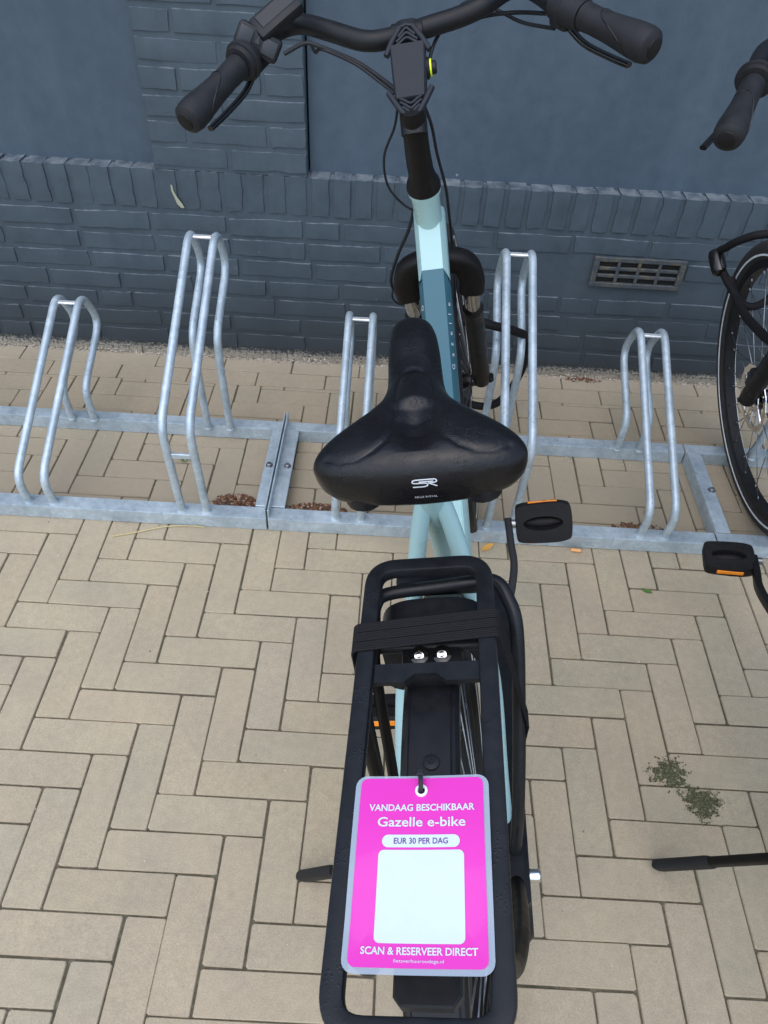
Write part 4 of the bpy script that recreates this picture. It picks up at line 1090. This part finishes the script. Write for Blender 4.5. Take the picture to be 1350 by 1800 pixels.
sheet('white_pill', .0655, .0105, .0052, .0009, 0, 'white_print', card, .0006, yy(122.1))
print_line('VANDAAG BESCHIKBAAR', .0912, .0062, .0006, yy(93.5), 'white_print', .00022)
print_line('Gazelle e-bike', .075, .0084, .0007, yy(106.0), 'white_print', .00014)
print_line('EUR 30 PER DAG', .0455, .0050, .0006, yy(122.1), 'purple_print', .00012)
print_line('SCAN & RESERVEER DIRECT', .0903, .0056, .001, yy(205.0), 'white_print', .00022)
print_line('fietsverhuuroudega.nl', .0386, .0032, .001, yy(212.2), 'white_print', 0)
bm = bmesh.new(); lathe(bm, [(.0, .0056), (.0011, .0054), (.0013, .0036), (.0002, .0030)], (0, yy(78.2), .0008-.0012), (0, 0, 1), 24, False); ob('eyelet', bm, 'eyelet', tagroot)
bm = bmesh.new(); lathe(bm, [(0, .0031), (.0003, .0029)], (0, yy(78.2), .0004-.0010), (0, 0, 1), 20); ob('eyelet_hole', bm, 'screen', tagroot)
bm = bmesh.new(); sweep(bm, catmull([(0, yy(79.5), -.001), (0, yy(78.5), .003), (0, yy(72), .0062), (-.0005, yy(65), .0058), (-.001, yy(61), .001), (-.0012, yy(58), -.006)], 5), rrect(.0040, .0016, .0006, 2), False, True, V(0, 0, 1)); tie = ob('cable_tie', bm, 'black_plastic', tagroot, 50)
bm = bmesh.new(); box(bm, (-.0005, yy(64.5), .0065), (.0068, .0060, .0050), .001, None, 1); ob('cable_tie_head', bm, 'black_plastic', tie)

# ------------------------------------------------------------------ locks
def lock(name, pts, r_, label, closed=True):
    root = empty(name, pts[0]); tag(root, label, 'bicycle lock')
    bm = bmesh.new(); P = catmull(pts, 8, closed); tube(bm, [p-Vector(pts[0]) for p in P], r_, 12, closed); ob('sleeved_chain', bm, 'elastic', root, 70)
    return root
lock('chain_lock', [(.50, .950, .415), (.560, .935, .412), (.612, .940, .398), (.655, .985, .350), (.660, .992, .28), (.637, .972, .21), (.595, .955, .165), (.535, .95, .165), (.465, .945, .21), (.422, .942, .30), (.442, .945, .385)], .0105, 'black sleeved chain lock tying the mint bicycle to the rack')
L2 = lock('chain_lock', [(1.112, 1.140, .518), (1.114, 1.108, .560), (1.126, 1.078, .592), (1.152, 1.058, .616), (1.192, 1.050, .620), (1.226, 1.055, .590), (1.232, 1.05, .53), (1.215, 1.01, .485), (1.165, .990, .470), (1.138, 1.04, .480)], .0095, 'black chain lock with an oval lock head round the striped tyre')
bm = bmesh.new(); o0 = V(1.112, 1.140, .518)
lathe(bm, [(-.034, .008), (-.030, .0155), (-.02, .0185), (.015, .0185), (.028, .016), (.033, .009)], V(1.110, 1.122, .512)-o0, (.10, -.55, -.35), 20); ob('lock_head', bm, 'black_gloss', L2)
bm = bmesh.new(); tube(bm, [p-o0 for p in catmull([(1.135, 1.075, .497), (1.141, 1.045, .478), (1.146, .955, .468), (1.140, .87, .485), (1.134, .80, .503), (1.134, .76, .515)], 6)], .0105, 12); ob('sleeved_chain', bm, 'elastic', L2, 70)

# ------------------------------------------------------------------ litter on the paving
rl = random.Random(21)
def litter(name, c, rx_, ry_, n, mat, label, cat, smin, smax, hgt, kind='stuff'):
    v, f = [], []
    for i in range(n):
        a = rl.uniform(0, 6.28); q = rl.random()**.6
        x, y = q*rx_*math.cos(a), q*ry_*math.sin(a)
        flake(v, f, (x, y, .0005+hgt*(1-q)*rl.random()), rl.uniform(smin, smax), rl, rl.uniform(.2, 1.0), rl.choice((4, 5, 6)))
    me = bpy.data.meshes.new(name); me.from_pydata(v, [], f); o = link(name, me, mat, None, None); o.location = (c[0], c[1], 0)
    tag(o, label, cat, None, kind); return o
litter('leaf_litter', (-.060, .700), .055, .030, 420, 'dry_leaf', 'heap of brown leaf bits inside the rack corner by the tall stand', 'leaf litter', .002, .0065, .018)
litter('leaf_litter', (.150, .690), .075, .022, 380, 'dry_leaf', 'strip of brown leaf bits behind the front rail below the saddle', 'leaf litter', .0018, .0055, .010)
litter('leaf_litter', (.975, .690), .075, .018, 150, 'dry_leaf', 'thin scatter of red-brown leaf bits by the low stand near the vent', 'leaf litter', .0015, .005, .006)
litter('leaf_litter', (.92, 1.325), .06, .014, 90, 'dry_leaf', 'few rusty leaf crumbs at the wall foot below the vent', 'leaf litter', .0015, .005, .006)
def moss_patch(c, r_, n, label):
    v, f = [], []
    for i in range(n):
        a = rl.uniform(0, 6.28); q = abs(rl.gauss(0, .42))
        if q > 1.25: continue
        lob = 1.0+.16*math.sin(a*3+c[0]*40)+.14*math.sin(a*7+1)+.1*math.sin(a*13)
        x, y = q*r_*lob*math.cos(a), q*r_*lob*math.sin(a)*.8
        if mnoise.noise(V(x*110+c[0]*9, y*110, c[1])) < rl.uniform(-.45, .05): continue
        flake(v, f, (x, y, .0002), rl.uniform(.0006, .0026), rl, rl.uniform(.15, .7), 5)
    me = bpy.data.meshes.new('moss_patch'); me.from_pydata(v, [], f); o = link('moss_patch', me, 'moss', None, None); o.location = (c[0], c[1], 0)
    return tag(o, label, 'moss', 'moss patches on the paving')
moss_patch((.903, .026), .037, 6500, 'greyish green moss patch, the paler of two on the pavers')
moss_patch((.953, -.030), .036, 8000, 'dark green moss patch, the darker of two on the pavers')
def leaf(name, c, L, W_, rz, mat, label, curl=.25, cat='leaf'):
    bm = bmesh.new(); n = 8; rows = []
    for i in range(n+1):
        t_ = i/n; w_ = W_*math.sin(math.pi*min(1, t_*.96+.02))**.8
        x = (t_-.5)*L; zc = curl*L*(2*t_-1)**2*.25
        rows.append([bm.verts.new((x, -w_/2, zc+curl*w_*.4+.0012)), bm.verts.new((x, 0, zc+.0008)), bm.verts.new((x, w_/2, zc+curl*w_*.4+.0012))])
    for a, b in zip(rows, rows[1:]):
        for k in range(2): bm.faces.new((a[k], b[k], b[k+1], a[k+1]))
    e = bmesh.ops.extrude_face_region(bm, geom=list(bm.faces))
    for v in [q for q in e['geom'] if isinstance(q, bmesh.types.BMVert)]: v.co.z -= .0005
    o = ob(name, bm, mat, None, 60); o.location = (c[0], c[1], .0004); o.rotation_euler = (0, 0, rz)
    return tag(o, label, cat)
leaf('fallen_leaf', (.951, .482), .026, .011, R(-25), 'green_leaf', 'small green leaf lying on the pavers below the vent')
leaf('fallen_leaf', (.580, .592), .040, .016, R(40), 'yellow_leaf', 'yellow leaf against the front rail beside the mint bicycle')
leaf('fallen_leaf', (1.005, .745), .022, .016, R(60), 'dry_leaf', 'curled brown leaf on the pavers between the rack rails', .6)
bm = bmesh.new(); tube(bm, catmull([V(-.335, .558, .0022), V(-.29, .572, .003), V(-.21, .600, .0035), V(-.150, .606, .0035), (-.118, .604, .004)], 5), .0014, 6)
tag(ob('straw_stem', bm, 'straw', None, 60), 'pale straw stem lying along the front rail of the rack', 'straw')
bm = bmesh.new(); lathe(bm, [(0, .0040), (.024, .0042)], V(0, 0, .0042), (1, -.08, 0), 12); o = ob('cigarette_end', bm, 'filter_tip', None); o.location = (.786, .598, 0)
tag(o, 'orange cigarette end by the front rail below the pedal', 'cigarette end')
bm = bmesh.new()
for i in range(13):
    a = rl.uniform(0, 6.28); L = rl.uniform(.010, .022); dx, dy = math.cos(a), math.sin(a); b0 = V(dx*.003, dy*.003, 0)
    p1 = b0+V(dx*L*.4, dy*L*.4, L*.6); p2 = b0+V(dx*L, dy*L, L*.55); sdv = V(-dy, dx, 0)*.0016
    bm.faces.new([bm.verts.new(q) for q in (b0-sdv*.5, p1-sdv, p2, p1+sdv, b0+sdv*.5)])
o = ob('weed_sprout', bm, 'green_leaf', None, None); o.location = (-.222, .850, -.002)
tag(o, 'tiny green weed sprout in a paver joint under the tall stand', 'weed')
# splash mark on the soldier course
bm = bmesh.new(); P = [V(-.292, -.0026, .535), V(-.291, -.0028, .518), V(-.284, -.003, .500), V(-.276, -.0035, .484), V(-.270, -.0035, .474)]
rad = [.002, .003, .0042, .0075, .005]; rings = []
for p, r_ in zip(P, rad): rings.append([bm.verts.new(p+V(-r_, 0, 0)), bm.verts.new(p+V(0, -.0012, 0)), bm.verts.new(p+V(r_, 0, 0))])
for a, b in zip(rings, rings[1:]):
    for k in range(2): bm.faces.new((a[k], a[k+1], b[k+1], b[k]))
mk_leafy('splash', [(.33, .34, .24), (.36, .36, .26)])
ob('splash_mark', bm, 'splash', wall, 60)
